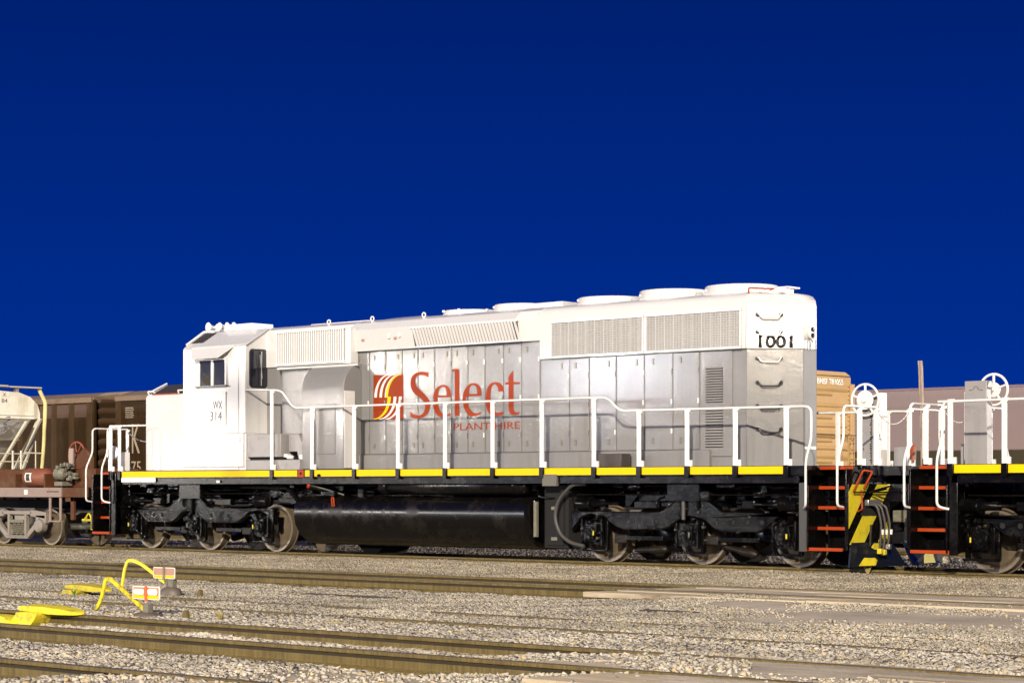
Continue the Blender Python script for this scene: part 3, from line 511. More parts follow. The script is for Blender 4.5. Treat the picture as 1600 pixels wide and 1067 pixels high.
# frame
f=MB(); f.box(-8.80,9.40,-1.55,1.55,1.56,1.72); f.box(-8.80,9.40,-1.52,-1.40,1.43,1.56); f.box(-8.80,9.40,1.40,1.52,1.43,1.56)
f.box(-9.3,9.5,-.95,.95,1.56,1.718); f.box(9.4,10.13,-.94,.94,1.56,1.72); f.box(-10.0,-8.8,-.94,.94,1.56,1.72)
f.box(-9.6,9.7,-.42,.42,1.0,1.56)
for x in (-6.69,6.7): f.box(x-.35,x+.35,-1.35,1.35,1.12,1.5)
FR=f.build('frame',BLACK,L1,bevel=.006)
for k in range(70):
    x=random.uniform(-8.6,9.2); y=random.uniform(-1.35,-.6); z=random.uniform(1.2,1.45)
    if -1.2<x<3.3: continue
    mb=MB()
    if k%3: mb.box(x,x+random.uniform(.08,.4),y,y+.1,z-.08,z+random.uniform(.0,.1))
    else: mb.tube(arc([(x,y,z+.1),(x+.1,y,z-.05),(x+random.uniform(.5,1.3),y,z-.05),(x+1.4,y+.1,z+.1)],.08),.016,6)
    mb.build('underframe_fitting' if k%3 else 'underframe_pipe',TRUCKB,L1,bevel=.004)
for x0,x1,z in ((-8.6,-3.4,1.38),(4.6,9.1,1.40),(-3.4,-1,1.33)): MB().tube([(x0,-1.0,z),(x1,-1.02,z-.03)],.022,7).build('air_pipe',BLACK,L1); MB().tube([(x0,-.9,z-.09),(x1,-.9,z-.1)],.018,7).build('air_pipe',BLACK,L1)
MB().tube([(-5.0,-1.3,1.38),(-3.6,-1.3,1.36),(-3.1,-1.35,1.0)],.05,8).build('air_duct',BLACK,L1)
# yellow stripe pieces between the post feet
PX=[-3.78,-2.56,-1.33,-.10,1.17,2.40,3.62,4.86,5.89,6.95,7.97,9.01]
cuts=[-8.78]+PX
for i,a in enumerate(cuts):
    b=cuts[i+1] if i+1<len(cuts) else None
    if b is None: break
    for s in (-1,1):
        segs=[(a+(.06 if i else .0),b-.06)]
        if i==1: segs=[(a+.06,-3.02),(-2.78,b-.06)]
        if i==0: segs=[(a,b-.06)]
        for u,v in segs:
            if v-u>.05: MB().box(u,v,s*1.553-.003,s*1.553+.003,1.585,1.712).build('reflective_stripe',YEL,L1)
MB().box(-2.99,-2.81,-1.562,-1.553,1.57,1.715).build('jacking_plate',ORG,L1)
MB().cyl((-2.9,-1.566,1.645),(-2.9,-1.561,1.645),.03,12).build('jacking_hole',VOID,L1)
for x in (-5.55,-2.42): MB().box(x,x+.11,-1.556,-1.552,1.46 if x<-5 else 1.585,1.51 if x<-5 else 1.63).build('small_placard',LETW,L1)
MB().box(-8.8,-7.6,-1.556,-1.551,1.48,1.58).build('sill_highlight_plate',RAILW,L1)  # white plate painting in a highlight on the front sill
# ---- long hood ----
H0,H1=-4.70,7.77
hz=[(-.92,1.72),(-.92,3.86),(.92,3.86),(.92,1.72)]
MB().prism([(-.90,1.72),(-.90,4.10),(.90,4.10),(.90,1.72)],H0,H1,'x').build('long_hood',GRAY,L1,bevel=.01)
MB().prism([(-1.0,1.722),(-1.0,2.0),(-.97,2.02),(.97,2.02),(1.0,2.0),(1.0,1.722)],-4.4,7.0,'x').build('hood_base',GRAY,L1,bevel=.01)
up=[(-.935,0),(-.935,4.56),(-.88,4.67),(-.74,4.735),(0,4.765),(.74,4.735),(.88,4.67),(.935,4.56),(.935,0)]
def upper(name,x0,x1,zb,proud=0): return MB().prism([((y+(math.copysign(proud,y))) if abs(y)>.9 else y,zb if z==0 else z) for y,z in up],x0,x1,'x').build(name,WHITE,L1,bevel=.012)
upper('hood_roof',-4.69,-1.99,3.88); upper('hood_roof',-1.988,3.03,4.10); upper('radiator_housing',3.032,7.74,3.745,.02)
# end hood with chamfered corners
oc=[(7.742,-.925),(8.43,-.20),(8.43,.20),(7.742,.925)]
def endhood(name,z0,z1,m,o=0,bv=.03): return MB().loft([[(x,y,z) for x,y in oc] for z in (z0,z1)]).build(name,m,L1,bevel=bv)
endhood('end_hood',1.722,3.742,GRAY,bv=.012)
rings=[]
for z,k in ((3.744,0),(4.50,0),(4.60,.02),(4.67,.07),(4.71,.16)): rings.append([(7.742,-.935+k*.6,z),(8.43-k,-.20+k*.2,z),(8.43-k,.20-k*.2,z),(7.742,.935-k*.6,z)])
MB().loft(rings).build('end_hood_top',WHITE,L1,bevel=.012)
# number and grabs on chamfer
cd=Vector((.688,.725,0)).normalized(); cn=Vector((.725,-.688,0)).normalized(); c0=Vector((7.742,-.925,0))
def onc(t,z,o=.004): p=c0+cd*t+cn*o; return (p.x,p.y,z)
text('road_number','1001',.60,.215,onc(.21,3.76),cd,(0,0,1),LETB,L1,bold=.035)
for v in (4.33,4.03,3.575,3.16,2.76,2.36):
    t0,t1=.19,.60
    g=MB().tube(arc([onc(t0,v+.0,0),onc(t0,v+.03,.07),onc(t0+.06,v-.06,.09),onc(t1-.06,v-.06,.09),onc(t1,v+.03,.07),onc(t1,v,0)],.03,4),.013,7)
    G_=g.build('grab_iron',RAILW if v>3.5 else LETB,L1)
    for t in (t0,t1): MB().cyl(onc(t,v,0),onc(t,v,.03),.035,10).build('grab_foot',LETB,G_)
text('end_number','1001',.34,.20,(8.434,-.17,3.72),(0,1,0),(0,0,1),LETB,L1)
MB().box(8.432,8.436,-.17,.17,2.02,2.07).build('small_placard',LETW,L1)
hl=MB().lathe([(0,.135),(.02,.135),(.03,.115),(.085,.115),(.09,.105)],(8.425,-.06,4.03),(1,0,0),24).build('headlight',WHITE,L1)
for z in (.05,-.05): MB().lathe([(0,.04),(.012,.042),(.02,.03),(.02,0)],(8.514,-.06,4.03+z),(1,0,0),16).build('lamp',DGLASS,hl)
MB().box(7.88,8.16,-.45,-.10,4.712,4.80).build('roof_box',RAILW,L1,bevel=.01); MB().box(7.98,8.22,-.36,.0,4.802,4.83).build('roof_box',RAILW,L1,bevel=.006)
MB().tube(arc([(7.70,-.80,4.70),(7.70,-.80,4.80),(8.0,-.42,4.79)],.03),.014,6).build('orange_conduit',ORG,L1)
# ---- hood doors (both sides) ----
W0=[-1.94,-1.42,-.93,-.42,.05,.55,1.02,1.52,2.08,2.70]   # white/grey boundaries above
def doors(edges,zt,zb,zl=None):
    for a,b in zip(edges[:-1],edges[1:]):
        for s in (-1,1):
            y=s*.905
            d_=MB().box(a+.008,b-.008,min(y,s*.925),max(y,s*.925),zb,zt).build('hood_door',GRAY,L1,bevel=.006)
            xl=a+(b-a)*(.30 if int(abs(a)*10)%2 else .72)
            for z in (zt-.13,zb+.16):
                lt=MB().box(xl-.022,xl+.026,s*.926,s*.938,z-.05,z+.05) if s>0 else MB().box(xl-.022,xl+.026,-.938,-.926,z-.05,z+.05)
                lt.build('latch',GUNK,d_,bevel=.004)
            for z in (zt-.32,(zt+zb)/2,zb+.33):
                MB().box(b-.035,b-.010,min(s*.926,s*.945),max(s*.926,s*.945),z-.045,z+.045).build('hinge',RAILW if random.random()<.35 else GRAY,d_)
doors([-1.98,-1.55,-1.08,-.62,-.18,.28,.74,1.17,1.62,2.10,2.56,3.02],4.085,2.03)
doors([3.04,3.75,4.22,4.86,5.51,6.15,6.74],3.735,2.03)
for s in (-1,1):
    lv=MB().box(6.76,7.44,min(s*.905,s*.925),max(s*.905,s*.925),1.9,3.735).build('louvred_door',GRAY,L1,bevel=.006)
    q=MB()
    for z0,z1 in ((2.85,3.43),(2.07,2.70)):
        n=14 if z0>2.8 else 14
        for k in range(n):
            z=z0+(z1-z0)*k/(n-1); q.prism([(s*.926,z),(s*.948,z+.004),(s*.926,z+.028)],6.88,7.24,'x')
    q.build('louvres',GRAYM,lv)
    q=MB()
    for z0,z1 in ((2.85,3.43),(2.07,2.70)):
        for k in range(14):
            z=z0+(z1-z0)*k/13; q.box(6.87,7.25,min(s*.9262,s*.928),max(s*.9262,s*.928),z-.014,z-.003)
    q.build('louvre_slots',VOID,lv)
# ---- radiator grilles ----
for s in (-1,1):
    for a,b in ((3.36,5.50),(5.60,7.64)):
        fr=MB(); y0,y1=sorted((s*.957,s*1.0))
        fr.box(a-.04,b+.04,y0,y1,4.40,4.45); fr.box(a-.04,b+.04,y0,y1,3.75,3.79); fr.box(a-.04,a,y0,y1,3.792,4.398); fr.box(b,b+.04,y0,y1,3.792,4.398)
        G_=fr.build('radiator_grille',WHITE,L1,bevel=.004)
        q=MB(); n=int((b-a)/.034)
        for k in range(n+1):
            x=a+(b-a)*k/n; q.box(x-.006 if k%6 else x-.012,x+.006 if k%6 else x+.012,min(s*.965,s*.985),max(s*.965,s*.985),3.79,4.40)
        for k in range(1,14): q.box(a,b,min(s*.986,s*.992),max(s*.986,s*.992),3.79+k*.044-.003,3.79+k*.044+.003)
        q.build('grille_bars',MESH,G_)
        MB().box(a,b,min(s*.957,s*.960),max(s*.957,s*.960),3.79,4.40).build('grille_core',mat('radiator_core',(.36,.35,.35),.5),G_)  # even grey radiator core behind the bars
# ---- dynamic brake hatch: overhanging blister with slanted grille ----
for s in (-1,1):
    sec=[(s*.936,4.10),(s*1.0,4.10),(s*1.10,4.52),(s*.936,4.66)]
    b=MB(); b.loft([[(x,y,z) for y,z in sec] for x in (-1.98,2.55)]); 
    b.loft([[(2.552,y,z) for y,z in sec],[(2.98,s*.937,4.10),(2.98,s*.945,4.10),(2.98,s*.945,4.5),(2.98,s*.937,4.64)]])
    B=b.build('dynamic_brake_hatch',WHITE,L1,bevel=.012)
    nrm=Vector((0,s*.42,-.10)).normalized()
    q=MB()
    for k in range(34):
        x=-.16+k*.081; q.add(*(lambda A:([(x+.05,s*1.008,4.13),(x+.104,s*1.008,4.13),(x+.054,s*1.096,4.48),(x,s*1.096,4.48),(x+.05,s*1.03,4.125),(x+.104,s*1.03,4.125),(x+.054,s*1.12,4.475),(x,s*1.12,4.475)],A))([(0,1,2,3),(7,6,5,4),(0,4,5,1),(1,5,6,2),(2,6,7,3),(3,7,4,0)]))
    q.box(-.20,2.62,min(s*1.09,s*1.125),max(s*1.09,s*1.125),4.475,4.50); q.box(-.20,2.62,min(s*.995,s*1.035),max(s*.995,s*1.035),4.10,4.13)
    q.build('brake_grille',WHITE,B,bevel=.003)
    MB().add([(-.18,s*1.0095,4.13),(2.6,s*1.0095,4.13),(2.6,s*1.0945,4.476),(-.18,s*1.0945,4.476)],[(0,1,2,3)]).build('grille_gap',mat('grille_recess',(.10,.09,.08),.8),B,smooth=0)
    MB().add([(2.46,s*1.035,4.15),(2.58,s*1.035,4.15),(2.58,s*1.115,4.46),(2.46,s*1.115,4.46)],[(0,1,2,3)]).build('open_vent',VOID,B,smooth=0)
    for x in (-1.60,-.68): MB().box(x-.035,x+.035,min(s*1.055,s*1.075),max(s*1.055,s*1.075),4.30,4.345).build('warning_sticker',PINKT,B)
    for x,z in ((-.85,4.37),(-.55,4.38)): MB().box(x-.02,x+.03,min(s*1.06,s*1.09),max(s*1.06,s*1.09),z-.05,z+.04).build('latch',WHITE,B,bevel=.003)
# ---- inertial filter box ----
for s in (-1,1):
    b=MB(); y0,y1=sorted((s*.937,s*1.16)); b.box(-4.12,-1.86,y0,y1,3.86,4.60); F_=b.build('filter_box',WHITE,L1,bevel=.012)
    q=MB(); n=30
    for k in range(n+1):
        x=-4.03+k*(1.99/n); q.box(x-.012,x+.012,min(s*1.161,s*1.205),max(s*1.161,s*1.205),3.92,4.56)
    q.box(-4.07,-1.99,min(s*1.161,s*1.21),max(s*1.161,s*1.21),4.561,4.59); q.box(-4.07,-1.99,min(s*1.161,s*1.21),max(s*1.161,s*1.21),3.89,3.919)
    q.build('filter_slats',WHITE,F_)
    MB().box(-4.04,-2.02,min(s*1.161,s*1.166),max(s*1.161,s*1.166),3.93,4.55).build('filter_core',mat('filter_recess',(.12,.11,.10),.7),F_)
    MB().tube([(-4.1,s*1.12,3.83),(-1.7,s*1.12,3.83)],.022,8).build('filter_pipe',RAILW,F_)
# ---- blower housing with rounded top ----
for s in (-1,):
    pr=[(s*.93,1.73),(s*1.42,1.73)]+[(s*(.93+.49*math.cos(a*math.pi/20)),3.36+.50*math.sin(a*math.pi/20)) for a in range(11)]
    MB().prism(pr,-3.02,-1.78,'x').build('blower_housing',GRAY,L1,bevel=.012,smooth=25)
    MB().box(-2.62,-2.02,-1.436,-1.4215,2.03,3.05).build('housing_door',GRAY,L1,bevel=.008)
    MB().box(-1.779,-1.765,-1.415,-1.12,1.75,3.3).build('housing_end_panel',WHITE,L1,bevel=.008)
# small grey cabinet panel behind the cab and the battery boxes
MB().box(-4.10,-3.04,-1.0,-.926,2.47,3.84).build('cabinet_door',GRAY,L1,bevel=.01)
bb=MB().box(-4.66,-3.62,-1.46,-.93,1.99,2.47).build('battery_box',GRAYM,L1,bevel=.012)
MB().box(-4.64,-3.30,-1.40,-.93,1.93,1.985).build('battery_box_gap',VOID,L1)
MB().box(-4.67,-3.0,-1.5,-1.0,1.722,1.93).build('lower_box',GRAYM,L1,bevel=.01)
MB().prism([(-3.56,2.46),(-3.25,2.46),(-3.12,2.2),(-3.12,1.94),(-3.26,1.94),(-3.30,2.1),(-3.56,2.1)],-1.3,-1.22).build('equipment_bracket',GRAYM,L1,bevel=.008)
MB().box(-3.2,-3.03,-1.2,-.95,2.05,2.46).build('small_cabinet',WHITE,L1,bevel=.01)
q=MB(); q.cyl((-3.45,-1.42,1.98),(-3.3,-1.42,1.98),.04,10); q.box(-3.6,-3.48,-1.4,-1.3,1.94,2.05); q.box(-3.12,-2.98,-1.4,-1.3,1.94,2.03); q.build('valve',RAILW,L1,bevel=.004)
# dark crate standing on walkway
bk=MB().box(4.77,5.34,-1.38,-1.10,1.722,1.965).build('walkway_box',mat('dark_grey_brown_box',(.06,.05,.045),.55),L1,bevel=.012)
# ---- roof fans and fittings ----
for x,zt,r in ((.42,4.85,.58),(1.78,4.89,.58),(3.99,4.89,.64),(5.47,4.93,.64),(6.98,4.92,.66)):
    F_=MB().lathe([(0,r+.03),(.03,r+.03),(.035,r),(zt-4.76,r),(zt-4.735,r-.02),(zt-4.74,r-.05),(.08,r-.06)],(x,0,4.735),(0,0,1),48).build('fan_housing',WHITE,L1,smooth=40)
    q=MB()
    for k in range(9): q.tube([(x-r*.97*math.cos(math.asin((k-4)/4.6)),(k-4)/4.6*r,zt-.02),(x+r*.97*math.cos(math.asin((k-4)/4.6)),(k-4)/4.6*r,zt-.02)],.008,5)
    q.build('fan_guard',RAILW,F_)
    for a in (-2.2,-1.3,-.3): q=MB().box(x+r*math.cos(a)-.02,x+r*math.cos(a)+.02,r*math.sin(a)-.02,r*math.sin(a)+.02,4.82,4.86).build('lug',RAILW,F_,bevel=.004)
MB().box(2.45,3.2,-.5,.5,4.75,4.86).build('exhaust_hatch',WHITE,L1,bevel=.02)
MB().loft([[(-1.5,-.6,4.75),(-.45,-.6,4.75),(-.45,.6,4.75),(-1.5,.6,4.75)],[(-1.35,-.35,4.80),(-.6,-.35,4.80),(-.6,.35,4.80),(-1.35,.35,4.80)]]).build('roof_hatch',WHITE,L1,bevel=.01)
MB().box(-3.7,-2.0,-.55,.55,4.75,4.775).build('roof_hatch',WHITE,L1,bevel=.01)
for x in (-2.9,-1.62,-.16): MB().tube([(x+.045*math.cos(a*.52),-.78,4.765+.045*math.sin(a*.52)) for a in range(13)],.014,6).build('lifting_eye',RAILW,L1)
# ---- cab ----
Z0=1.722
cb=[(-1.50,Z0),(-1.50,4.33),(-1.46,4.375),(-.90,4.70),(-.7,4.745),(0,4.77),(.7,4.745),(.90,4.70),(1.46,4.375),(1.50,4.33),(1.50,Z0)]
cbb=[(y,(2.49 if z==Z0 else z)) for y,z in cb]
CAB=MB().prism(cb,-6.73,-4.90,'x').prism(cbb,-4.90,-4.68,'x').build('cab',WHITE,L1,bevel=.018)
MB().box(-4.9,-4.68,-1.49,1.49,Z0,2.488).build('cab_foot',WHITE,L1,bevel=.01)
MB().prism([(-1.505,4.335),(-1.515,4.36),(-.90,4.722),(-.88,4.71)],-6.60,-4.64,'x').build('roof_edge_sheet',WHITE,CAB,bevel=.004)
MB().add([(-6.62,-1.34,4.459),(-6.25,-1.34,4.459),(-6.25,-.93,4.697),(-6.62,-.93,4.697),(-6.62,-1.345,4.468),(-6.25,-1.345,4.468),(-6.25,-.935,4.706),(-6.62,-.935,4.706)],[(0,1,2,3),(7,6,5,4),(0,4,5,1),(1,5,6,2),(2,6,7,3),(3,7,4,0)]).build('dark_roof_panel',DARK,CAB)
MB().tube([(-6.70,-1.42,4.43),(-6.68,-.95,4.73),(-6.4,-.9,4.745)],.028,7).build('roof_edge_rail',RAILW,CAB)
wn=MB().box(-6.20,-5.26,-1.535,-1.502,4.06,4.12); wn.box(-6.20,-6.13,-1.535,-1.502,3.52,4.06); wn.box(-5.31,-5.26,-1.535,-1.502,3.52,4.06); wn.box(-5.76,-5.68,-1.535,-1.502,3.52,4.06)
wn.box(-6.34,-6.20,-1.52,-1.502,3.50,4.08)
WN=wn.build('side_window',WHITE,CAB,bevel=.005)
MB().box(-6.14,-5.30,-1.512,-1.503,3.53,4.07).build('pane',DGLASS,WN)
MB().box(-6.24,-5.24,-1.57,-1.502,3.485,3.52).build('window_sill',mat('grey_sill',(.20,.19,.18),.5),WN,bevel=.004)
MB().box(-6.02,-5.80,-1.5135,-1.5125,3.56,3.72).build('seat_back_seen_inside',OLIVE,WN)
MB().add([(-6.42,-1.505,4.34),(-5.04,-1.505,4.34),(-5.32,-1.72,4.10),(-6.16,-1.72,4.10),(-6.42,-1.505,4.325),(-5.04,-1.505,4.325),(-5.32,-1.715,4.085),(-6.16,-1.715,4.085)],[(0,1,2,3),(7,6,5,4),(0,4,5,1),(1,5,6,2),(2,6,7,3),(3,7,4,0)]).build('window_visor',WHITE,CAB)
# rear window, rounded
def rrect(cy_,cz_,hw,hh,r,x):
    P=[]
    for qx,qz,a0 in ((1,1,0),(-1,1,90),(-1,-1,180),(1,-1,270)):
        for k in range(5):
            a=R(a0+k*22.5); P.append((x,cy_+qx*(hw-r)+r*math.cos(a),cz_+qz*(hh-r)+r*math.sin(a)))
    return P
for sy in (-1.15,1.15):
    MB().quadp(rrect(sy,3.86,.25,.41,.09,-4.679),(1,0,0),.012).build('rear_window_seal',LETB,CAB)
    MB().quadp(rrect(sy,3.86,.215,.375,.07,-4.666),(1,0,0),.004).build('rear_window',DGLASS,CAB)
MB().tube([(-4.62,-1.1,4.22),(-4.61,-1.12,3.5)],.010,6).tube([(-4.60,-1.17,4.15),(-4.60,-1.10,3.65)],.007,5).build('wiper',STEEL,CAB)
MB().box(-6.22,-5.29,-1.522,-1.503,2.69,3.385).build('number_plate_panel',WHITE,CAB,bevel=.004)
text('reporting_mark','WX',.30,.17,(-5.70,-1.5235,3.02),(1,0,0),(0,0,1),LETB,CAB)
text('reporting_number','314',.38,.19,(-5.79,-1.5235,2.78),(1,0,0),(0,0,1),LETB,CAB)
dd=MB().box(-6.70,-4.73,-1.512,-1.502,1.80,2.50).build('compartment_door',WHITE,CAB,bevel=.004)
MB().box(-6.71,-4.70,-1.506,-1.5015,2.50,2.51).build('panel_seam',GRAYM,dd); MB().box(-6.71,-4.70,-1.506,-1.5015,1.79,1.798).build('panel_seam',GRAYM,dd)
for x in (-6.6,-5.72,-4.88): MB().box(x,x+.05,-1.53,-1.512,2.33,2.41).build('latch',WHITE,dd,bevel=.004)
# grab rail bits behind cab
# nose
ns=[(-.98,Z0),(-.98,3.36),(-.95,3.41),(-.42,3.66),(.42,3.66),(.95,3.41),(.98,3.36),(.98,Z0)]
NS=MB().prism(ns,-8.68,-6.732,'x').build('nose',WHITE,L1,bevel=.03)
MB().add([(-8.52,-.92,3.432),(-6.76,-.92,3.432),(-6.76,-.44,3.658),(-8.52,-.44,3.658),(-8.52,-.925,3.441),(-6.76,-.925,3.441),(-6.76,-.445,3.667),(-8.52,-.445,3.667)],[(0,1,2,3),(7,6,5,4),(0,4,5,1),(1,5,6,2),(2,6,7,3),(3,7,4,0)]).build('dark_nose_panel',DARK,NS)
MB().box(-8.45,-7.5,-.95,-.93,3.425,3.445).build('orange_strip',ORG,NS)
for x in (-8.6,-7.55): MB().tube(arc([(x,-.93,3.43),(x,-.98,3.50),(x+.12,-.90,3.50),(x+.12,-.85,3.45)],.03),.018,6).build('nose_grab',RAILW,NS)
MB().tube([(-8.62,-.95,3.46),(-8.62,-.42,3.70)],.022,6).build('nose_rail',RAILW,NS)
for x in (-8.25,-8.1,-7.95,-7.8): MB().box(x,x+.09,-.984,-.981,3.05,3.12).build('faint_lettering',mat('faint_blue_letter',(.50,.55,.62),.4),NS)
# front of the cab: windshields and front door for other viewpoints
for y in (-1.0,-.45,.45,1.0): MB().box(-6.745,-6.733,y-.22,y+.22,3.78,4.28).build('windshield',DGLASS,CAB)
# roof: air conditioner, horn
ac=MB().box(-6.05,-5.16,-.92,-.3,4.72,4.86).build('air_conditioner',RAILW,CAB,bevel=.01)
q=MB()
for k in range(24): q.box(-6.02+k*.036,-6.005+k*.036,-.932,-.921,4.735,4.85)
q.build('fins',mat('fin_blue_white',(.55,.58,.68),.4),ac)
hn=MB().box(-6.75,-6.05,-.62,-.5,4.77,4.80)
for x in (-6.7,-6.15): hn.cyl((x,-.56,4.72),(x,-.56,4.80),.03,8)
HN=hn.build('horn_manifold',RAILW,CAB)
for i,(x,y,r,ln) in enumerate(((-6.80,-.66,.105,.42),(-6.68,-.50,.08,.36),(-6.42,-.66,.085,.34),(-6.22,-.62,.080,.30),(-6.02,-.60,.075,.27))):
    dx,dy=(-.1,-1)
    MB().lathe([(0,r),(-.01,r),(-.05,r*.65),(-.12,r*.4),(-ln,.02)],(x,y-.08,4.86),(dx,dy,0),20).build('horn_bell',RAILW,HN,smooth=50)
# ---- handrails ----
for s in (-1,1):
    y=s*1.56
    P=[(-4.66,y+ -s*.05,3.40),(-3.62,y,3.36),(-3.46,y,3.32),(-3.12,y,2.98),(5.17,y,2.965),(5.45,y,2.715),(9.35,y,2.695)]
    MB().tube(arc(P,.14,5),.021,8).build('handrail',RAILW,L1,smooth=60)
    for i,x in enumerate(PX): post(L1,x,y,s,zt=3.34 if i==0 else (2.96 if x<5 else 2.70))
    MB().tube(arc([(-9.2,y,2.72),(-8.66,s*1.5,2.73)],.05),.022,8).build('handrail',RAILW,L1)
    MB().tube([(-9.2,y,2.73),(-8.0,s*1.52,2.75),(-6.74,s*1.5,2.76)] if s>0 else [(-9.2,y,2.73),(-8.72,-1.2,2.74),(-8.69,-.9,2.75)],.022,8).build('handrail',RAILW,L1)
    for x in (-9.17,-8.86): post(L1,x,y,s,zt=2.73)
# ---- both ends ----
es=end_works(L1,10.15,1); end_works(L1,-9.98,-1)
MB().lathe([(0,.0),(0,.16),(.05,.16),(.08,.1),(.09,0)],(-9.35,-1.35,2.13),(0.3,-1,0.2),24).build('round_marker',RAILW,L1)
MB().tube([(-9.3,-1.3,2.1),(-9.2,-1.2,1.74)],.03,8).build('marker_bracket',RAILW,L1)
MB().box(-9.05,-8.95,-1.4,-1.2,1.73,2.15).build('white_box',RAILW,L1,bevel=.01)
ch=MB()
for i in range(20):
    t=i/20; u=(i+1)/20; fz=lambda t:2.62-.9*t*(1-t); ch.tube([(-9.1+.0*t,-1.2+1.2*t,fz(t)),(-9.1,-1.2+1.2*u,fz(u))],.012 if i%2 else .007,5)
ch.build('chain',CHAINM,L1)
# striped end sheet and plow on the rear end
def stripe(poly,name='hazard_stripe',x=10.171,m=YELP): return MB().add([(x,a,b) for a,b in poly]+[(x+.004,a,b) for a,b in poly],[tuple(range(len(poly))),tuple(range(2*len(poly)-1,len(poly)-1,-1))]+[(i,(i+1)%len(poly),(i+1)%len(poly)+len(poly),i+len(poly)) for i in range(len(poly))]).build(name,m,es,smooth=0)
for a,b,c_,dd_ in ((-1.47,-1.47,-1.05,-1.37),): pass
def band(y0,wd,z0,z1,slope=.84):   # stripe leaning right with height, clipped to the sheet
    P=[]
    lo,hi=-1.47,-.23
    pts=[(y0,z0),(y0+wd,z0),(y0+wd+(z1-z0)*slope,z1),(y0+(z1-z0)*slope,z1)]
    def clip(poly,f):
        out=[]
        for i in range(len(poly)):
            p,q=poly[i],poly[(i+1)%len(poly)]; a,b=f(p),f(q)
            if a>=0: out.append(p)
            if a*b<0: t=a/(a-b); out.append((p[0]+(q[0]-p[0])*t,p[1]+(q[1]-p[1])*t))
        return out
    pts=clip(pts,lambda p:p[0]-lo); pts=clip(pts,lambda p:hi-p[0]) if pts else pts
    if len(pts)>2: stripe(pts)
band(-2.19,.50,.43,1.41); band(-1.45,.42,.43,1.03); band(-1.45+.92,.0001,.43,.5) if 0 else None
band(-.80-.52+.0,.42,1.03,1.41) if 0 else band(-1.28+.30,.42,.98,1.41); band(-.62,.42,.43,.86)
MB().box(10.18,10.26,-1.02,-.62,1.06,1.16).build('hose_manifold',RAILW if 0 else STEEL,L1,bevel=.01)
MB().box(10.174,10.19,-1.12,-.60,.90,1.12).build('hose_recess',VOID,L1)
hose_set(L1,10.17,1,((-.92,.33),(-.80,.31),(-.66,.40)),zt=1.09)
MB().tube([(10.3,-1.0,.75),(10.28,-1.0,.4)],.022,7).build('hanging_chain',TGUNK,L1)
pl=MB()
for s in (-1,1):
    a=[(10.18,s*.18,.46),(10.18,s*1.40,.46),(10.18,s*1.46,.06),(10.42,s*.10,.06)]
    pl.add([(x,y,z) for x,y,z in a]+[(x-.03,y,z) for x,y,z in a],[(0,1,2,3),(7,6,5,4),(0,4,5,1),(1,5,6,2),(2,6,7,3),(3,7,4,0)])
PL=pl.build('plow',mat('blue_black_plow',(.006,.008,.014),.3,coat=.1),L1)
for s,(a,b) in ((-1,(.95,.45)),(1,(1.0,.55))):
    w=lambda t,z:(10.18+(.24*(1-(t-.1)/1.36))*((.46-z)/.40),s*t,z)
    P=[w(a,.44),w(a-.18,.44),w(a-.42,.08),w(a+.10,.08)] if s>0 else [w(a-.2,.44),w(a-.45,.44),w(a-.1,.08),w(a+.3,.08)]
    MB().add([(x+.010,y,z) for x,y,z in P]+[(x+.005,y,z) for x,y,z in P],[(0,1,2,3),(7,6,5,4),(0,4,5,1),(1,5,6,2),(2,6,7,3),(3,7,4,0)]).build('hazard_stripe',YELP,PL,smooth=0)
handbrake(L1,9.33,.55,-1)
# ---- fuel tank, reservoirs, hoses ----
tp=[(1.05,1.19),(1.25,1.17),(1.40,1.10),(1.47,1.0),(1.50,.85),(1.46,.62),(1.34,.42),(1.12,.26),(.85,.20)]
sec=[(-a,b) for a,b in tp]+[(a,b) for a,b in tp[::-1]]
rg=[[(x,y*k,.68+(z-.68)*k2) for y,z in sec] for x,k,k2 in ((-3.24,.90,.92),(-3.18,1,1),(3.12,1,1),(3.18,.93,.95))]
TK=MB().loft(rg).build('fuel_tank',TANKB,L1,smooth=30)
MB().box(3.19,3.21,-1.3,-.9,.35,1.15).build('tank_end_plate',TRUCKB,TK,bevel=.004)
MB().box(3.26,3.33,-1.38,-1.32,.45,1.1).build('tank_strap',GUNK,TK)
fl=MB().cyl((-2.78,-1.44,1.42),(-2.15,-1.05,1.20),.07,14).build('fuel_filler',TANKB,TK)
MB().lathe([(0,.085),(.05,.085),(.06,.05)],(-2.76,-1.43,1.41),(-.6,-.6,.3),16).build('filler_cap',ORG,fl)
MB().tube(arc([(-2.03,-1.50,.98),(-2.03,-1.52,1.16),(-1.97,-1.52,1.16),(-1.97,-1.50,.98)],.025),.014,7).build('fuel_gauge',ORG,TK)
MB().prism([(-2.55,.19),(-1.75,.19),(-1.95,.02),(-2.35,.02)],-.3,.5).build('shaded_wheel_shape',VOID,TK)  # added dark shape standing in for a far car's wheel in shade
RS=MB().lathe([(0,.03),(.03,.11),(.08,.165),(3.82,.165),(3.88,.11),(3.92,.03)],(-.85,-1.28,1.385),(1,0,0),28).build('air_reservoir',TANKB,L1,smooth=50)
for x in (-.62,2.78): MB().lathe([(0,.168),(0,.175),(.04,.175),(.04,.168)],(x,-1.28,1.385),(1,0,0),28).build('reservoir_strap',BLACK,RS)
q=MB().tube(arc([(3.05,-1.22,1.39),(3.3,-1.22,1.42),(3.6,-1.3,1.40),(3.9,-1.3,1.45)],.1),.022,7); q.cyl((3.15,-1.22,1.30),(3.15,-1.22,1.48),.06,10); q.tube(arc([(3.2,-1.2,1.4),(3.3,-1.3,1.2),(3.6,-1.3,1.15),(3.9,-1.2,1.2)],.08),.018,6); q.build('valve_piping',BLACK,L1)
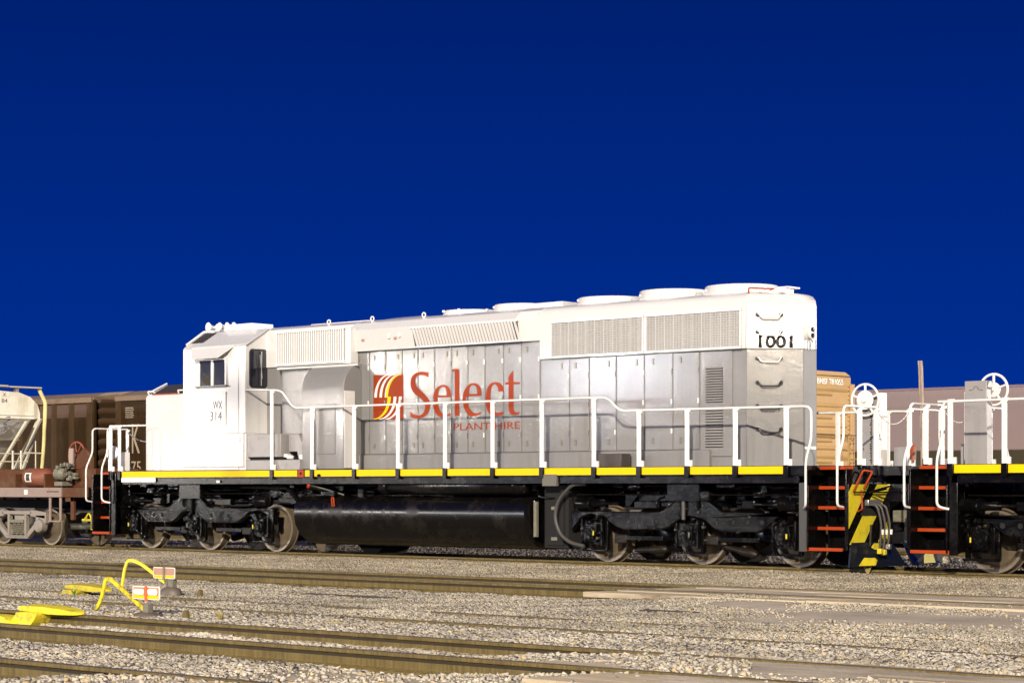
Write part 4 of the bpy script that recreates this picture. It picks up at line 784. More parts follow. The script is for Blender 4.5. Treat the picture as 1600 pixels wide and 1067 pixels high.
MB().box(3.64,3.98,-1.575,-1.5,1.385,1.60).build('hanging_plate',mat('tan_grey_plate',(.13,.12,.10),.6),L1,bevel=.006)
q=MB().box(3.42,4.0,-1.25,-.4,.25,1.4); q.box(3.5,3.9,-1.28,-1.25,.3,1.3); q.build('equipment_rack',VOID,L1)
for z in (.42,.98): MB().box(3.62,3.76,-1.30,-1.285,z-.03,z+.03).build('rack_latch',GUNK,L1)
MB().tube(arc([(4.55,-1.40,1.42),(4.25,-1.44,1.42),(3.92,-1.46,1.12),(3.84,-1.46,.80),(3.98,-1.46,.50),(4.2,-1.44,.36),(4.50,-1.40,.30)],.25,6),.034,9).build('traction_motor_cable',RUBBER,L1)
# ---- trucks ----
T1=make_truck(L1,6.70); bpy.context.view_layer.update()
copy_tree(T1,L1,(-13.39,0,0),math.pi)
# ---- logo ----
shape2d('company_lettering',[crs(l) for l in LET],-.931,LOGOC,L1,.002)
LG=shape2d('company_emblem',[LOGO],-.930,LOGOC,L1,.0015)
for P in LW: shape2d('white_emblem_stripe',[P],-.9325,LETW,LG,.001)
for P in LY: shape2d('yellow_emblem_stripe',[P],-.934,YEL,LG,.001)
text('small_lettering','PLANT HIRE',1.72,.135,(.80,-.931,2.468),(1,0,0),(0,0,1),LOGOC,L1)
# ================= locomotive 2 (cut by the right edge) =================
X2=11.28
L2=thing('locomotive','second locomotive cut by the right edge, with orange steps and a tall grey brake housing',
  'locomotive',(X2+10.1,0,0),'diesel locomotives')
f=MB(); f.box(X2+.82,X2+20,-1.55,1.55,1.56,1.72); f.box(X2+.82,X2+20,-1.52,-1.40,1.43,1.56); f.box(X2+.82,X2+20,1.40,1.52,1.43,1.56); f.box(X2,X2+.82,-.94,.94,1.56,1.72); f.box(X2+.4,X2+20,-.42,.42,1.0,1.56)
f.build('frame',BLACK,L2,bevel=.006)
end_works(L2,X2,-1)
for x,z in ((12.10,2.72),(13.04,2.72),(14.3,2.72),(15.5,2.72)):
    for s in (-1,1): post(L2,x,s*1.56,s,zt=z)
for s in (-1,1):
    MB().tube(arc([(X2+.60,s*1.56,2.70),(16.5,s*1.56,2.72)],.1),.021,8).build('handrail',RAILW,L2)
    for a,b in ((12.16,12.98),(13.1,14.24),(14.36,15.44),(15.56,18)): MB().box(a,b,s*1.553-.003,s*1.553+.003,1.585,1.712).build('reflective_stripe',YEL,L2)
MB().box(13.95,31,-.92,.92,1.722,4.1).build('long_hood',GRAY,L2,bevel=.02)
MB().prism([(y,z if z else 4.102) for y,z in up],13.95,31,'x').build('hood_roof',WHITE,L2,bevel=.01)
hb2=MB().box(11.70,12.10,-.44,-.26,1.72,3.07).build('handbrake_housing',GRAYM,L2,bevel=.012)
MB().tube(arc([(11.86,-.445,2.93),(11.88,-.445,2.98),(11.93,-.445,2.98),(11.95,-.445,2.93)],.02),.006,5).tube([(11.78,-.445,2.92),(11.84,-.445,2.925)],.005,5).tube([(11.97,-.445,2.925),(12.03,-.445,2.92)],.005,5).build('weld_marks',GUNK,hb2)
MB().box(11.70,11.704,-.445,-.44,1.8,2.9).build('edge_seam',RAILW,hb2)
wh=MB(); xc,yc,zc=12.08,-.18,2.93
wh.tube([(xc+.25*math.cos(a*math.pi/16),yc,zc+.25*math.sin(a*math.pi/16)) for a in range(33)],.022,8)
wh.lathe([(-.005,0),(-.005,.12),(.01,.12),(.02,.04),(.022,0)],(xc,yc,zc),(0,1,0),28)
for k in range(5): a=math.pi/2+k*2*math.pi/5; wh.tube([(xc+.1*math.cos(a),yc,zc+.1*math.sin(a)),(xc+.25*math.cos(a),yc,zc+.25*math.sin(a))],.02,6)
wh.cyl((xc-.02,-.26,zc),(xc,yc,zc),.03,8); wh.build('handbrake_wheel',RAILW,hb2,smooth=50)
MB().box(11.05+.35,11.70,-.05,.25,1.722,2.08).build('jumper_box',GRAYM,L2,bevel=.01)
MB().box(10.72+.28,11.2,.0,.2,1.722,2.02).build('jumper_box',GRAYM,L2,bevel=.01) if 0 else None
jc=MB().tube(arc([(10.12,.55,1.75),(10.14,.5,2.0),(10.2,.5,2.08),(10.2,.45,1.8)],.05),.03,7); jc.build('jumper_cable',mat('red_brown_cable',(.25,.06,.02),.5),L1)
MB().box(9.72,10.0,.62,.9,1.722,2.05).build('jumper_box',GRAYM,L1,bevel=.01)
MB().box(X2+.06,X2+.40,-.3,.3,.86,1.10).build('draft_gear_pocket',mat('brown_draft_gear',(.09,.065,.045),.6),L2,bevel=.01)
bpy.context.view_layer.update()
copy_tree(T1,L2,(0,0,0),0)
tc_=[o for o in bpy.data.objects if o.parent==L2 and o.name.startswith('truck')][0]
tc_.location=Vector((14.47,0,.7))-wloc(L2); tc_.rotation_euler.z=math.pi
t3=copy_tree(T1,L2,(0,0,0),0); t3.location=Vector((27.9,0,.7))-wloc(L2)
MB().box(15.6,16.0,-.5,.5,.4,1.0).build('fuel_tank_end',TANKB,L2,bevel=.05) if 0 else None
MB().loft([[(x,y,z) for y,z in sec] for x in (18.2,24.4)]).build('fuel_tank',TANKB,L2)

# ================= hopper car on the left =================
HP=thing('hopper_car','cream hopper car on a brown frame at the left edge, coupled to the locomotive','hopper car',(-17,0,0))
# body: arched cross-section, end bulkhead faces the locomotive, slope sheets fall away below
arch=[(1.30,3.10),(1.5,3.12),(1.5,3.27),(1.42,3.48),(1.2,3.67),(.87,3.77),(.3,3.80)]
arch=arch+[(0,3.81)]+[(-a,b) for a,b in arch[::-1]]
BD=MB().prism(arch,-26.5,-16.13,'x').build('hopper_body',HCREAM,HP,bevel=.01,smooth=40)
def slab(P,dx,nm,m): return MB().add([(x,y,z) for x,y,z in P]+[(x-dx,y,z) for x,y,z in P],[(0,1,2,3),(7,6,5,4),(0,4,5,1),(1,5,6,2),(2,6,7,3),(3,7,4,0)]).build(nm,m,BD,bevel=.006)
slab([(-16.10,-1.30,3.20),(-16.10,1.30,3.20),(-16.72,1.24,2.60),(-16.72,-1.24,2.60)],.04,'slope_sheet',HGRAYC)
slab([(-16.74,-1.24,2.60),(-16.74,1.24,2.60),(-17.5,.95,1.82),(-17.5,-.95,1.82)],.04,'lower_slope_sheet',HCREAM)
MB().box(-16.78,-16.68,-1.25,1.25,2.57,2.60).build('slope_edge_bar',CAST,BD)
MB().box(-26.5,-17.2,-1.42,1.42,2.3,3.11).build('lower_side',HCREAM,BD,bevel=.02)
for s in (-1,1):
    for (xa,ya2,za2),(xb,yb2,zb2),wd in (((-16.10,1.50,3.12),(-17.15,1.5,1.84),.085),((-16.45,1.62,2.75),(-17.0,1.62,1.84),.04),((-16.10,1.1,3.05),(-16.9,.8,1.84),.05)):
        MB().add([(xa-wd,s*ya2,za2),(xa+wd,s*ya2,za2),(xb+wd,s*yb2,zb2),(xb-wd,s*yb2,zb2),(xa-wd,s*(ya2-.07),za2),(xa+wd,s*(ya2-.07),za2),(xb+wd,s*(yb2-.07),zb2),(xb-wd,s*(yb2-.07),zb2)],[(0,1,2,3),(7,6,5,4),(0,4,5,1),(1,5,6,2),(2,6,7,3),(3,7,4,0)]).build('end_brace',HCREAM,BD,bevel=.008)
    MB().tube(arc([(-16.19,s*1.5,3.88),(-15.91,s*1.5,3.52),(-15.98,s*1.5,2.4),(-16.06,s*1.5,1.82)],.1),.048,8).build('corner_post',mat('yellowed_cream_pipe',(.66,.55,.24),.55,var=.3,vs=3),HP)
rb=MB().box(-26.5,-16.0,-.45,.45,3.90,3.94); rb.box(-16.35,-16.05,-1.5,1.5,3.885,3.925); rb.box(-16.3,-16.2,-.5,-.4,3.80,3.89); rb.box(-16.3,-16.2,.8,.9,3.77,3.89); rb.build('running_board',mat('grey_running_board',(.40,.37,.30),.6),HP,bevel=.006)
q=MB()
for z in (2.22,2.02): q.tube([(-16.25,-1.4,z),(-16.25,1.2,z)],.018,6)
for y in (.75,1.0): q.tube([(-16.25,y,2.3),(-16.25,y,1.8)],.03,6)
for z in (2.25,): q.tube([(-16.1,1.0,z),(-16.0,1.5,z-.02)],.018,6)
q.tube([(-16.05,1.30,2.55),(-16.05,1.30,1.82)],.016,6)
q.build('end_ladder_rails',HCREAM,HP)
text('car_mark','X',.09,.09,(-16.123,.37,3.66),(0,1,0),(0,0,1),LETB,HP); text('car_number','84',.17,.10,(-16.123,.33,3.50),(0,1,0),(0,0,1),LETB,HP)
def scr(P,o_):
    return [(-16.065-(3.20-(o_[1]+b))*1.03+.0,o_[0]+a,o_[1]+b) for a,b in P]
q=MB()
for o_,P in (((.40,2.90),[(0,.2),(.14,.26),(.26,.2),(.14,.1),(.26,.02),(.12,-.06),(0,0)]),((.52,2.78),[(-.1,.04),(.0,.14),(.14,.14),(.2,.04),(.1,-.06),(-.1,-.04)]),((.80,2.98),[(-.05,-.05),(.08,-.08),(.2,-.02),(.22,.06)])):
    q.tube(arc(scr(P,o_),.06,4),.014,5)
q.build('graffiti_scribble',PALE,HP)
# frame
f=MB(); f.box(-27,-10.55,-.95,.95,1.36,1.80); f.build('centre_frame',HBROWN,HP,bevel=.01)
MB().box(-27,-11.02,-1.56,-1.50,1.14,1.36).box(-27,-11.02,1.50,1.56,1.14,1.36).box(-27,-11.1,-1.5,1.5,1.28,1.36).build('side_sill',HMAUVE,HP,bevel=.006)
MB().box(-11.0,-10.05,-1.54,-1.46,1.14,1.36).box(-11.0,-10.05,-1.4,1.4,1.2,1.36).build('end_sill',HBROWN,HP,bevel=.006)
text('sill_marks','901 01 201',.5,.04,(-10.85,-1.542,1.30),(1,0,0),(0,0,1),LETT,HP) if 0 else None
MB().box(-11.55,-11.12,-1.585,-1.565,1.265,1.28).build('sill_grab',HBROWN,HP)
MB().box(-12.46,-12.32,-1.565,-1.561,1.20,1.31).build('white_placard',LETW,HP)
text('frame_number','01',.20,.13,(-12.62,-.955,1.60),(1,0,0),(0,0,1),LETW,HP)
at_=MB().lathe([(0,.05),(.05,.16),(.12,.215),(.85,.215),(.95,.15),(1.0,.05)],(-12.95,-1.15,1.60),(1,0,0),24).build('air_tank',mat('oxide_red_tank',(.20,.06,.030),.5,dirt=((.2,.13,.08),.4,3)),HP,smooth=50)
q=MB()
for a,b in ((0,1),): 
    q.loft([[(x,-1.15-.22*math.cos(t),1.60+.22*math.sin(t)) for t in (-.5,-.25,0,.25,.5)]+[(x,-1.15-.215*math.cos(t),1.60+.215*math.sin(t)) for t in (.5,.25,0,-.25,-.5)] for x in (-12.72,-12.48)])
q.build('tank_label_border',LETW,at_,smooth=0)
q=MB().loft([[(x,-1.15-.223*math.cos(t),1.60+.223*math.sin(t)) for t in (-.36,-.2,0,.2,.36)]+[(x,-1.15-.218*math.cos(t),1.60+.218*math.sin(t)) for t in (.36,.2,0,-.2,-.36)] for x in (-12.67,-12.53)]); q.build('tank_label',LETB,at_,smooth=0)
for x in (-13.1,-11.92): MB().box(x,x+.06,-1.4,-1.0,1.36,1.68).build('tank_bracket',HBROWN,HP,bevel=.004)
q=MB(); q.box(-11.65,-11.35,-1.3,-1.0,1.40,1.50); q.lathe([(0,.08),(.08,.15),(.28,.15),(.36,.07)],(-11.72,-1.2,1.68),(1,0,0),14)
for k in range(26):
    x=random.uniform(-11.6,-11.15); y=random.uniform(-1.35,-1.05); z=random.uniform(1.5,1.86); q.box(x,x+random.uniform(.04,.14),y,y+.1,z,z+random.uniform(.03,.09))
q.build('brake_valve',GUNK,HP,bevel=.008)
wx,wy,wz=-11.80,-.55,2.12
q=MB(); q.tube([(wx+.31*math.cos(a*math.pi/18),wy,wz+.31*math.sin(a*math.pi/18)) for a in range(37)],.02,7)
for k in range(8): q.tube([(wx,wy,wz),(wx+.31*math.cos(k*math.pi/4+.2),wy,wz+.31*math.sin(k*math.pi/4+.2))],.013,5)
q.lathe([(0,.06),(.03,.07),(.06,.05)],(wx,wy,wz),(0,-1,0),14); q.build('brake_wheel',mat('red_brake_wheel',(.26,.055,.032),.5),HP)
q=MB().prism([(-11.72,1.36),(-11.05,1.36),(-11.05,2.05),(-11.17,2.22),(-11.30,2.30),(-11.42,2.22),(-11.62,2.05)],-.72,-.60).build('brake_shield',HBROWN,HP,bevel=.02)
MB().box(-11.78,-11.63,-.80,-.74,1.80,2.28).build('vertical_tube',mat('pale_brown_box',(.33,.24,.2),.5),HP,bevel=.01)
q=MB().box(-11.68,-11.5,-.8,-.62,1.36,1.8); q.tube([(-11.9,-.8,1.36),(-11.62,-.78,1.8)],.03,6); q.build('shield_bracket',HBROWN,HP,bevel=.01)
q=MB().box(-10.75,-10.62,-1.50,-1.44,.62,1.14); q.box(-10.95,-10.62,-1.50,-1.44,1.04,1.14); q.build('step_hanger',HBROWN,HP,bevel=.006)
q=MB()
for x in (-11.55,-11.15): q.box(x,x+.07,-1.52,-1.49,.60,1.14)
q.box(-11.55,-11.08,-1.54,-1.44,.57,.605); q.build('sill_step',HMAUVE,HP,bevel=.004)
MB().tube(arc([(-10.62,-1.2,.62),(-10.45,-1.2,.80),(-10.35,-1.2,.62),(-10.35,-1.2,.42)],.1),.022,7).tube([(-10.28,-1.2,.92),(-10.35,-1.2,.40)],.028,7).build('yellow_air_hose',YELP,HP)
q=MB().box(-10.6,-10.1,-.2,.2,.75,1.0); q.box(-10.25,-10.02,-.25,.12,.70,1.02); q.box(-11.2,-10.5,-.5,.5,.62,1.3); q.build('coupler',GUNK,HP,bevel=.02)
MB().tube([(-10.7,-1.2,.62),(-9.95,-1.0,.60)],.03,6).build('coupler_lift_rod',YELO,HP)
# freight truck
def freight_truck(par,cx_,mt):
    tr=MB().box(cx_-.2,cx_+.2,-1.0,1.0,.45,.75).build('freight_truck',mt,par,bevel=.02,loc=(cx_,0,.5))
    for s in (-1,1):
        y0,y1=sorted((s*.96,s*1.08))
        sf=MB(); O=[(-1.25,.60),(-1.2,.74),(-.85,.80),(.85,.80),(1.2,.74),(1.25,.60),(1.15,.45),(.85,.47),(.42,.20),(.35,.16),(-.35,.16),(-.42,.20),(-.85,.47),(-1.15,.45)]
        bm_=[O]
        # frame as members so that the openings stay open
        def bar(a,b,wd): 
            v=(Vector(b)-Vector(a)); nn=Vector((-v.y,v.x)).normalized()*wd/2; sf.prism([tuple(Vector(a)+nn+Vector((cx_,0))),tuple(Vector(b)+nn+Vector((cx_,0))),tuple(Vector(b)-nn+Vector((cx_,0))),tuple(Vector(a)-nn+Vector((cx_,0)))],y0,y1)
        bar((-1.15,.70),(-.55,.76),.16); bar((-.6,.765),(.6,.765),.09); bar((.55,.76),(1.15,.70),.16); bar((-.95,.62),(-.40,.20),.12); bar((.95,.62),(.40,.20),.12); bar((-.45,.19),(.45,.19),.08); bar((-.34,.22),(-.34,.75),.07); bar((.34,.22),(.34,.75),.07)
        for q_ in (-.965,.965): sf.lathe([(0,.16),(.16,.16),(.2,.13)],(cx_+q_,s*.98,.46),(0,s,0),18); sf.box(cx_+q_-.2,cx_+q_+.2,y0,y1,.52,.72)
        S_=sf.build('side_frame',CAST,tr,bevel=.015)
        q=MB()
        for a in (-.17,0,.17): q.tube([(cx_+a+.06*math.cos(t*1.1),s*1.0+.06*math.sin(t*1.1),.24+t*.0075) for t in range(38)],.014,5)
        q.box(cx_-.28,cx_+.28,s*.93,s*1.09,.53,.60); q.box(cx_-.30,cx_+.30,s*.93,s*1.09,.19,.235); q.build('spring_nest',GUNK,S_)
        for q_ in (-.965,.965): wheel(tr,cx_+q_,s*.7475,s,.43)
    for q_ in (-.965,.965): MB().cyl((cx_+q_,-.75,.43),(cx_+q_,.75,.43),.08,12).build('axle',GUNK,tr)
    return tr
FT=freight_truck(HP,-13.46,CAST); bpy.context.view_layer.update(); c=copy_tree(FT,HP,(-11,0,0))

# ================= dark ribbed cars on the far track =================
def ribbed_car(name,label,x0,x1,y0,zt,ribs,endx=True,h0=1.0):
    t=thing(name,label,'freight car',((x0+x1)/2,y0+1.5,0),'dark brown freight cars behind')
    MB().box(x0,x1,y0,y0+3.0,h0,zt-.14).build('car_body',DBROWN,t,bevel=.01)
    tr=MB().box(x0-.03,x1+.03,y0-.07,y0+.03,zt-.18,zt-.03); tr.box(x0-.03,x1+.03,y0+2.97,y0+3.07,zt-.18,zt-.03); tr.box(x1-.02,x1+.05,y0,y0+3,zt-.18,zt-.03); tr.build('top_rail',DBROWN2,t,bevel=.01)
    MB().loft([[(x,y0-.02,zt-.03),(x,y0+.5,zt+.12),(x,y0+1.5,zt+.2),(x,y0+2.5,zt+.12),(x,y0+3.02,zt-.03)] for x in (x0,x1)]).build('curved_roof',mat('dusty_brown_roof',(.22,.16,.10),.6,var=.2),t,smooth=60)
    for x in ribs:
        MB().prism([(x-.09,y0),(x-.05,y0-.09),(x+.05,y0-.09),(x+.09,y0)],h0,zt-.19,'z').build('side_rib',mat('worn_brown_rib',(.06,.036,.016),.5,var=.2,spec=.2),t)
    q=MB()
    for k in range(int((zt-h0)/.30)):
        z=h0+.1+k*.30; q.prism([(x1,z),(x1+.07,z+.06),(x1+.07,z+.12),(x1,z+.2)],y0+.08,y0+2.92) if 0 else q.loft([[(x1,y,z),(x1+d_,y,z+.06),(x1+d_,y,z+.13),(x1,y,z+.2)] for y,d_ in ((y0+.1,.0),(y0+.35,.07),(y0+2.6,.07),(y0+2.9,.0))])
    q.build('end_corrugation',DBROWN if not endx else mat('brown_car_end',(.075,.042,.020),.5,var=.1),t)
    for y in (y0,y0+2.94): MB().box(x1-.0,x1+.1,y,y+.08,h0,zt-.1).build('corner_post',DBROWN,t)
    MB().box(x0,x1,y0+.2,y0+2.8,.75,h0).build('underframe',VOID,t)
    return t
YD=7.0
C1=ribbed_car('ribbed_freight_car','dark brown ribbed car behind the red brake wheel of the cream hopper',-36,-21.32,YD,4.02,[-21.42-.86*k for k in range(14)])
C2=ribbed_car('ribbed_freight_car','dark brown ribbed car with a tall tan K behind the front handrail',-20.14,-5,YD,4.02,[-20.05,-18.1,-17.2,-15.5,-13.5,-11.5,-9.5,-7.5])
for k in range(9): MB().box(-21.25-.86*k-.0,-21.25-.86*k-.0+.0+.62 if 0 else -21.42-.86*k-.12,YD-.012,YD-.002,3.40,3.78).build('lit_panel_top',LITPANEL,C1) if 0 else MB().box(-21.42-.86*(k+1)+.12,-21.42-.86*k-.12,YD-.012,YD-.002,3.42+.04*k*0,3.80).build('lit_panel_top',LITPANEL,C1)  # brighter panels painting light onto the car's upper side
text('car_letter','K',.36,.83,(-19.44,YD-.012,2.34),(1,0,0),(0,0,1),LETT,C2,th_=.006)
text('car_number','75',.42,.33,(-19.46,YD-.012,1.78),(1,0,0),(0,0,1),LETT,C2,th_=.006)
q=MB()
for k in range(6): q.box(-19.75,-19.38+random.uniform(-.04,.04),YD-.010,YD-.004,3.63-k*.055,3.652-k*.055)
q.build('small_print_lines',LETT,C2)
MB().box(-19.58,-19.53,YD-.012,YD-.002,1.74,1.96).build('yellow_mark',YELP,C2)
for cc,xx in ((C1,-23.6),(C2,-7.5),(C2,-18.0)): 
    ft=copy_tree(FT,cc,(0,0,0)); ft.location=Vector((xx,YD+1.5,.5))-wloc(cc)
track('far track carrying the dark brown freight cars',(YD+.78,YD+2.22),-60,60,tops=(0,0))

# ================= tan boxcar =================
BX=thing('boxcar','tan boxcar end with white number, seen between the two locomotives','boxcar',(-10.4,16.5,0))
y0,y1,xe=14.98,18.0,-2.42
MB().box(-18.5,xe,y0,y1,1.0,4.34).build('car_body',TAN,BX,bevel=.02)
MB().loft([[(x,y0,4.34),(x,y0+.3,4.46),(x,y1-.3,4.46),(x,y1-.06,4.36)] for x in (-18.5,xe+.02)]).build('roof',TAN,BX)
q=MB(); zz=[4.02,3.86,3.55,3.40,3.24,3.02,2.78,2.62,2.42,2.22,2.06,1.84,1.62,1.42,1.22]
for i,z in enumerate(zz):
    h_=.045 if i%3 else .075; ya,yb=(y0+.1,y1-.18) if i%3 else (y0+.05,y1-.12)
    if i%3==1: yb=y1-.9
    q.loft([[(xe,y,z-h_*1.4),(xe+d_,y,z-h_*.5),(xe+d_,y,z+h_*.3),(xe,y,z+h_*1.5)] for y,d_ in ((ya,.002),(ya+.5,.07),(yb-.6,.07),(yb,.002))])
q.build('end_corrugation',TAN,BX,smooth=50)
MB().box(xe-.05,xe+.05,y1-.07,y1+.12,1.0,4.15).build('corner_post',TAN,BX,bevel=.01)
q=MB()
for k in range(26): q.cyl((xe+.02,y1-.14,1.2+k*.115),(xe+.035,y1-.14,1.2+k*.115),.014,6)
q.build('rivets',mat('dark_rivet',(.09,.05,.02),.6),BX)
text('car_number','BNSF 781055',1.25,.165,(xe+.012,y1-1.64,4.10),(0,1,0),(0,0,1),LETW,BX,th_=.01,bold=.03)
text('small_lettering','P-L',.16,.07,(xe+.012,y0+.12+.95,2.42),(0,1,0),(0,0,1),LETW,BX,th_=.01) if 0 else None
q=MB()
for k in range(2): q.box(xe+.07,xe+.078,y1-2.10,y1-1.98+k*.22,2.47-k*.09,2.52-k*.09)
q.build('small_print_lines',LETW,BX)
q=MB(); q.tube([(xe+.15,y1-2.2,2.78),(xe+.15,y1+.02,2.76)],.016,5)
q.box(xe+.1,xe+.14,y1-1.7,y1-.9,1.95,1.97)
q.build('end_platform_rail',mat('brown_dark_rail',(.12,.07,.03),.6),BX)
q=MB()
for y in (y1-.42,y1+.12): q.tube([(xe+.2,y,1.2),(xe+.2,y,2.75)],.02,6)
for k in range(6): q.tube([(xe+.2,y1-.42,1.35+k*.26),(xe+.2,y1+.12,1.35+k*.26)],.014,5)
q.build('end_ladder',mat('dark_tan_ladder',(.30,.18,.055),.6),BX)
MB().box(-18.5,xe,y0+.2,y1-.2,.75,1.0).build('underframe',VOID,BX)
for xx in (-4.6,-16): ft=copy_tree(FT,BX,(0,0,0)); ft.location=Vector((xx,16.5,.5))-wloc(BX)
track('track under the tan boxcar',(15.78,17.22),-60,60)

# ================= long mauve cars on the farthest track =================
xs=-34
for i,l in enumerate(('long plain mauve car behind the timber post, farthest row','long plain mauve car whose top reaches the right edge, farthest row')):
    a=-26.0+i*26.6; b=a+26.45
    t=thing('covered_freight_car',l,'freight car',((a+b)/2,31.5,0),'long mauve cars on the farthest track')
    MB().box(a,b,30,33,2.55,4.62).build('car_body',MAUVE,t,bevel=.05); MB().box(a,b,30.02,32.98,.9,2.549).build('car_sill',OLIVE,t)
    MB().box(a,b,29.98,30.0,4.56,4.63).build('roof_edge',mat('mauve_edge',(.20,.14,.145),.5),t)
    for xx in (a+3,b-3): ft=copy_tree(FT,t,(0,0,0)); ft.location=Vector((xx,31.5,.5))-wloc(t)
track('farthest track under the long mauve cars',(30.78,32.22),-60,60)

# timber post
P_=MB()
P_.loft([[(x0-.055,19.96,z),(x0+.055,19.96,z),(x0+.06,20.04,z),(x0-.05,20.04,z)] for x0,z in ((-1.37,-.2),(-1.40,2.5),(-1.47,4.6),(-1.485,4.84))])
tag(P_.build('timber_post',WOOD,None,bevel=.01,loc=(-1.37,20,-.1)),'weathered square timber post rising above the gap between the two locomotives','post')

# ================= switch stands, derails, trackside bits =================
def switch_stand(lab,bx,by,z0,tx0,tx1,tz0,tz1,P,main,faded):
    t=thing('switch_stand',lab,'switch stand',(bx,by,z0),'yellow lever switch stands')
    w=.24*main
    MB().loft([[(bx+math.cos(a*math.pi/8)*r,by+math.sin(a*math.pi/8)*r*.7,z) for a in range(16)] for z,r in ((z0-.05,w),(z0+.05,w),(z0+.10,w*.85),(z0+.125,w*.4))]).build('stand_housing',mat('cast_iron_brown',(.11,.09,.07),.55,var=.2),t,smooth=60)
    MB().box(bx-.02,bx+.07,by-.04,by+.04,z0+.10,z0+.22).box(bx+.10*main,bx+.16*main,by-.05,by-.02,z0+.02,z0+.1).build('stand_head',GUNK,t,bevel=.01)
    tm=(tx0+tx1)/2
    MB().cyl((tm+.01,by,z0+.1),(tm+.01,by,tz1-.02),.014,8).build('target_rod',STEEL if not faded else GUNK,t)
    def plate(x0,x1,z_0,z_1,y,th_,r,m,nm,par,bev=.012): 
        P2=[]
        for qx,qz,a0 in ((1,1,0),(-1,1,90),(-1,-1,180),(1,-1,270)):
            for k in range(4):
                a=R(a0+k*30); P2.append(((x0+x1)/2+qx*((x1-x0)/2-r)+r*math.cos(a),(z_0+z_1)/2+qz*((z_1-z_0)/2-r)+r*math.sin(a)))
        return MB().prism(P2,y,y+th_).build(nm,m,par,smooth=0)
    tp_=plate(tx0,tx1,tz0,tz1,by-.035,.008,.02,LETW,'target',t)
    h=tz1-tz0
    if not faded:
        plate(tx0+.02,tx1-.02,tz0+.045,tz1-.015,by-.039,.003,.012,REDT,'red_field',tp_)
        plate(tx0+.03,tm-.03,tz0+.05,tz1-.03,by-.043,.003,.02,LETW,'worn_white_patch',tp_); plate(tm+.03,tx1-.03,tz0+.05,tz1-.025,by-.043,.003,.03,LETW,'worn_white_patch',tp_)
    else: plate(tx0+.012,tx1-.012,tz0+.05,tz1-.012,by-.039,.003,.012,PINKT,'faded_red_field',tp_)
    plate(tx0+.015,tx1-.015,tz0+.012,tz0+.045,by-.040,.003,.008,YEL,'yellow_band',tp_)
    MB().box(tm-.008,tm+.028,by-.052,by-.043,tz0-.02,tz1).build('target_clamp',REDT if not faded else GUNK,tp_)
    lv=MB()
    Pp=[Vector((x,by+dy,z)) for x,dy,z in P]
    Q=arc([tuple(p) for p in Pp],.09,6)
    rings=[]
    for i,p in enumerate(Q):
        a=Q[max(i-1,0)];b=Q[min(i+1,len(Q)-1)]; tt=(Vector(b)-Vector(a)).normalized(); n_=Vector((-tt.z,0,tt.x)).normalized()
        p=Vector(p); rings.append([tuple(p+n_*.022+Vector((0,-.012,0))),tuple(p-n_*.022+Vector((0,-.012,0))),tuple(p-n_*.022+Vector((0,.012,0))),tuple(p+n_*.022+Vector((0,.012,0)))])
    lv.loft(rings); lv.build('hand_lever',LEVER if not faded else mat('bright_yellow_lever',(.80,.66,.03),.5,var=.15,vs=9,dirt=((.3,.2,.05),.5,9)),t,bevel=.003)
    return t
switch_stand('nearer switch stand with a red and white target and worn yellow lever',10.85,-16.3,-.12,10.65,11.12,.145,.29,[(10.84,0,.02),(10.22,0,.345),(10.13,0,.345),(10.09,0,.22),(10.03,0,.08),(9.82,0,-.12)],1.0,False)
switch_stand('farther switch stand with a faded pink target and yellow lever',7.23,-13.05,-.07,6.90,7.35,.16,.31,[(7.10,0,.11),(6.62,0,.335),(6.42,0,.385),(6.31,0,.375),(6.24,0,.25),(6.19,0,.02)],.72,True)
def derail(lab,x,y,z,m,L_,sc=1):
    t=thing('derail',lab,'derail',(x,y,-.1),'yellow derail devices')
    def rough(o,k=.006):
        sb=o.modifiers.new('smooth','SUBSURF'); sb.levels=sb.render_levels=2; sb.subdivision_type='CATMULL_CLARK'
        for v in o.data.vertices: v.co+=Vector((random.uniform(-k,k),random.uniform(-k,k),random.uniform(-k,k)))
    def lump(secs,nm):
        o=MB().loft(secs).build(nm,m,t,bevel=.008,smooth=50); rough(o); return o
    # top slab: pointed, slightly folded
    lump([[(x+a*L_,y-w_,z+h0),(x+a*L_,y-w_,z+h1),(x+a*L_,y+w_,z+h1+.01),(x+a*L_,y+w_,z+h0)] for a,w_,h0,h1 in ((.0,.05,.02,.045),(.03,.10,.012,.066),(.30,.13,.004,.072),(.55,.13,.0,.078),(.60,.135,-.012,.070),(.85,.11,-.012,.060),(1.08,.06,-.006,.030),(1.13,.02,.0,.015))],'wedge_plate')
    # neck that flows from the slab to the base
    lump([[(x+xa*L_,y-.20,zz),(x+xb*L_,y-.20,zz),(x+xb*L_,y+.04,zz),(x+xa*L_,y+.04,zz)] for zz,xa,xb in ((z-.20,-.10,.40),(z-.16,-.08,.38),(z-.10,.02,.46),(z-.04,.12,.52),(z+.01,.14,.54))],'pedestal')
    lump([[(x-.45*L_,y-.24,zz),(x+xb*L_,y-.24,zz),(x+xb*L_,y-.02,zz),(x-.45*L_,y-.02,zz)] for zz,xb in ((z-.20,.10),(z-.15,.11),(z-.10,.08),(z-.055,-.02),(z-.04,-.14))],'operating_block')
    MB().box(x+.30*L_,x+.72*L_,y-.27,y-.22,z-.2,z-.125).build('base_bar',m,t,bevel=.012)
derail('bright yellow derail clamped on the rail in the left foreground',9.62,-17.02,.0,YELF,.95)
derail('grimy olive yellow derail on the half buried rails behind',6.05,-13.80,.012,YELO,.78)
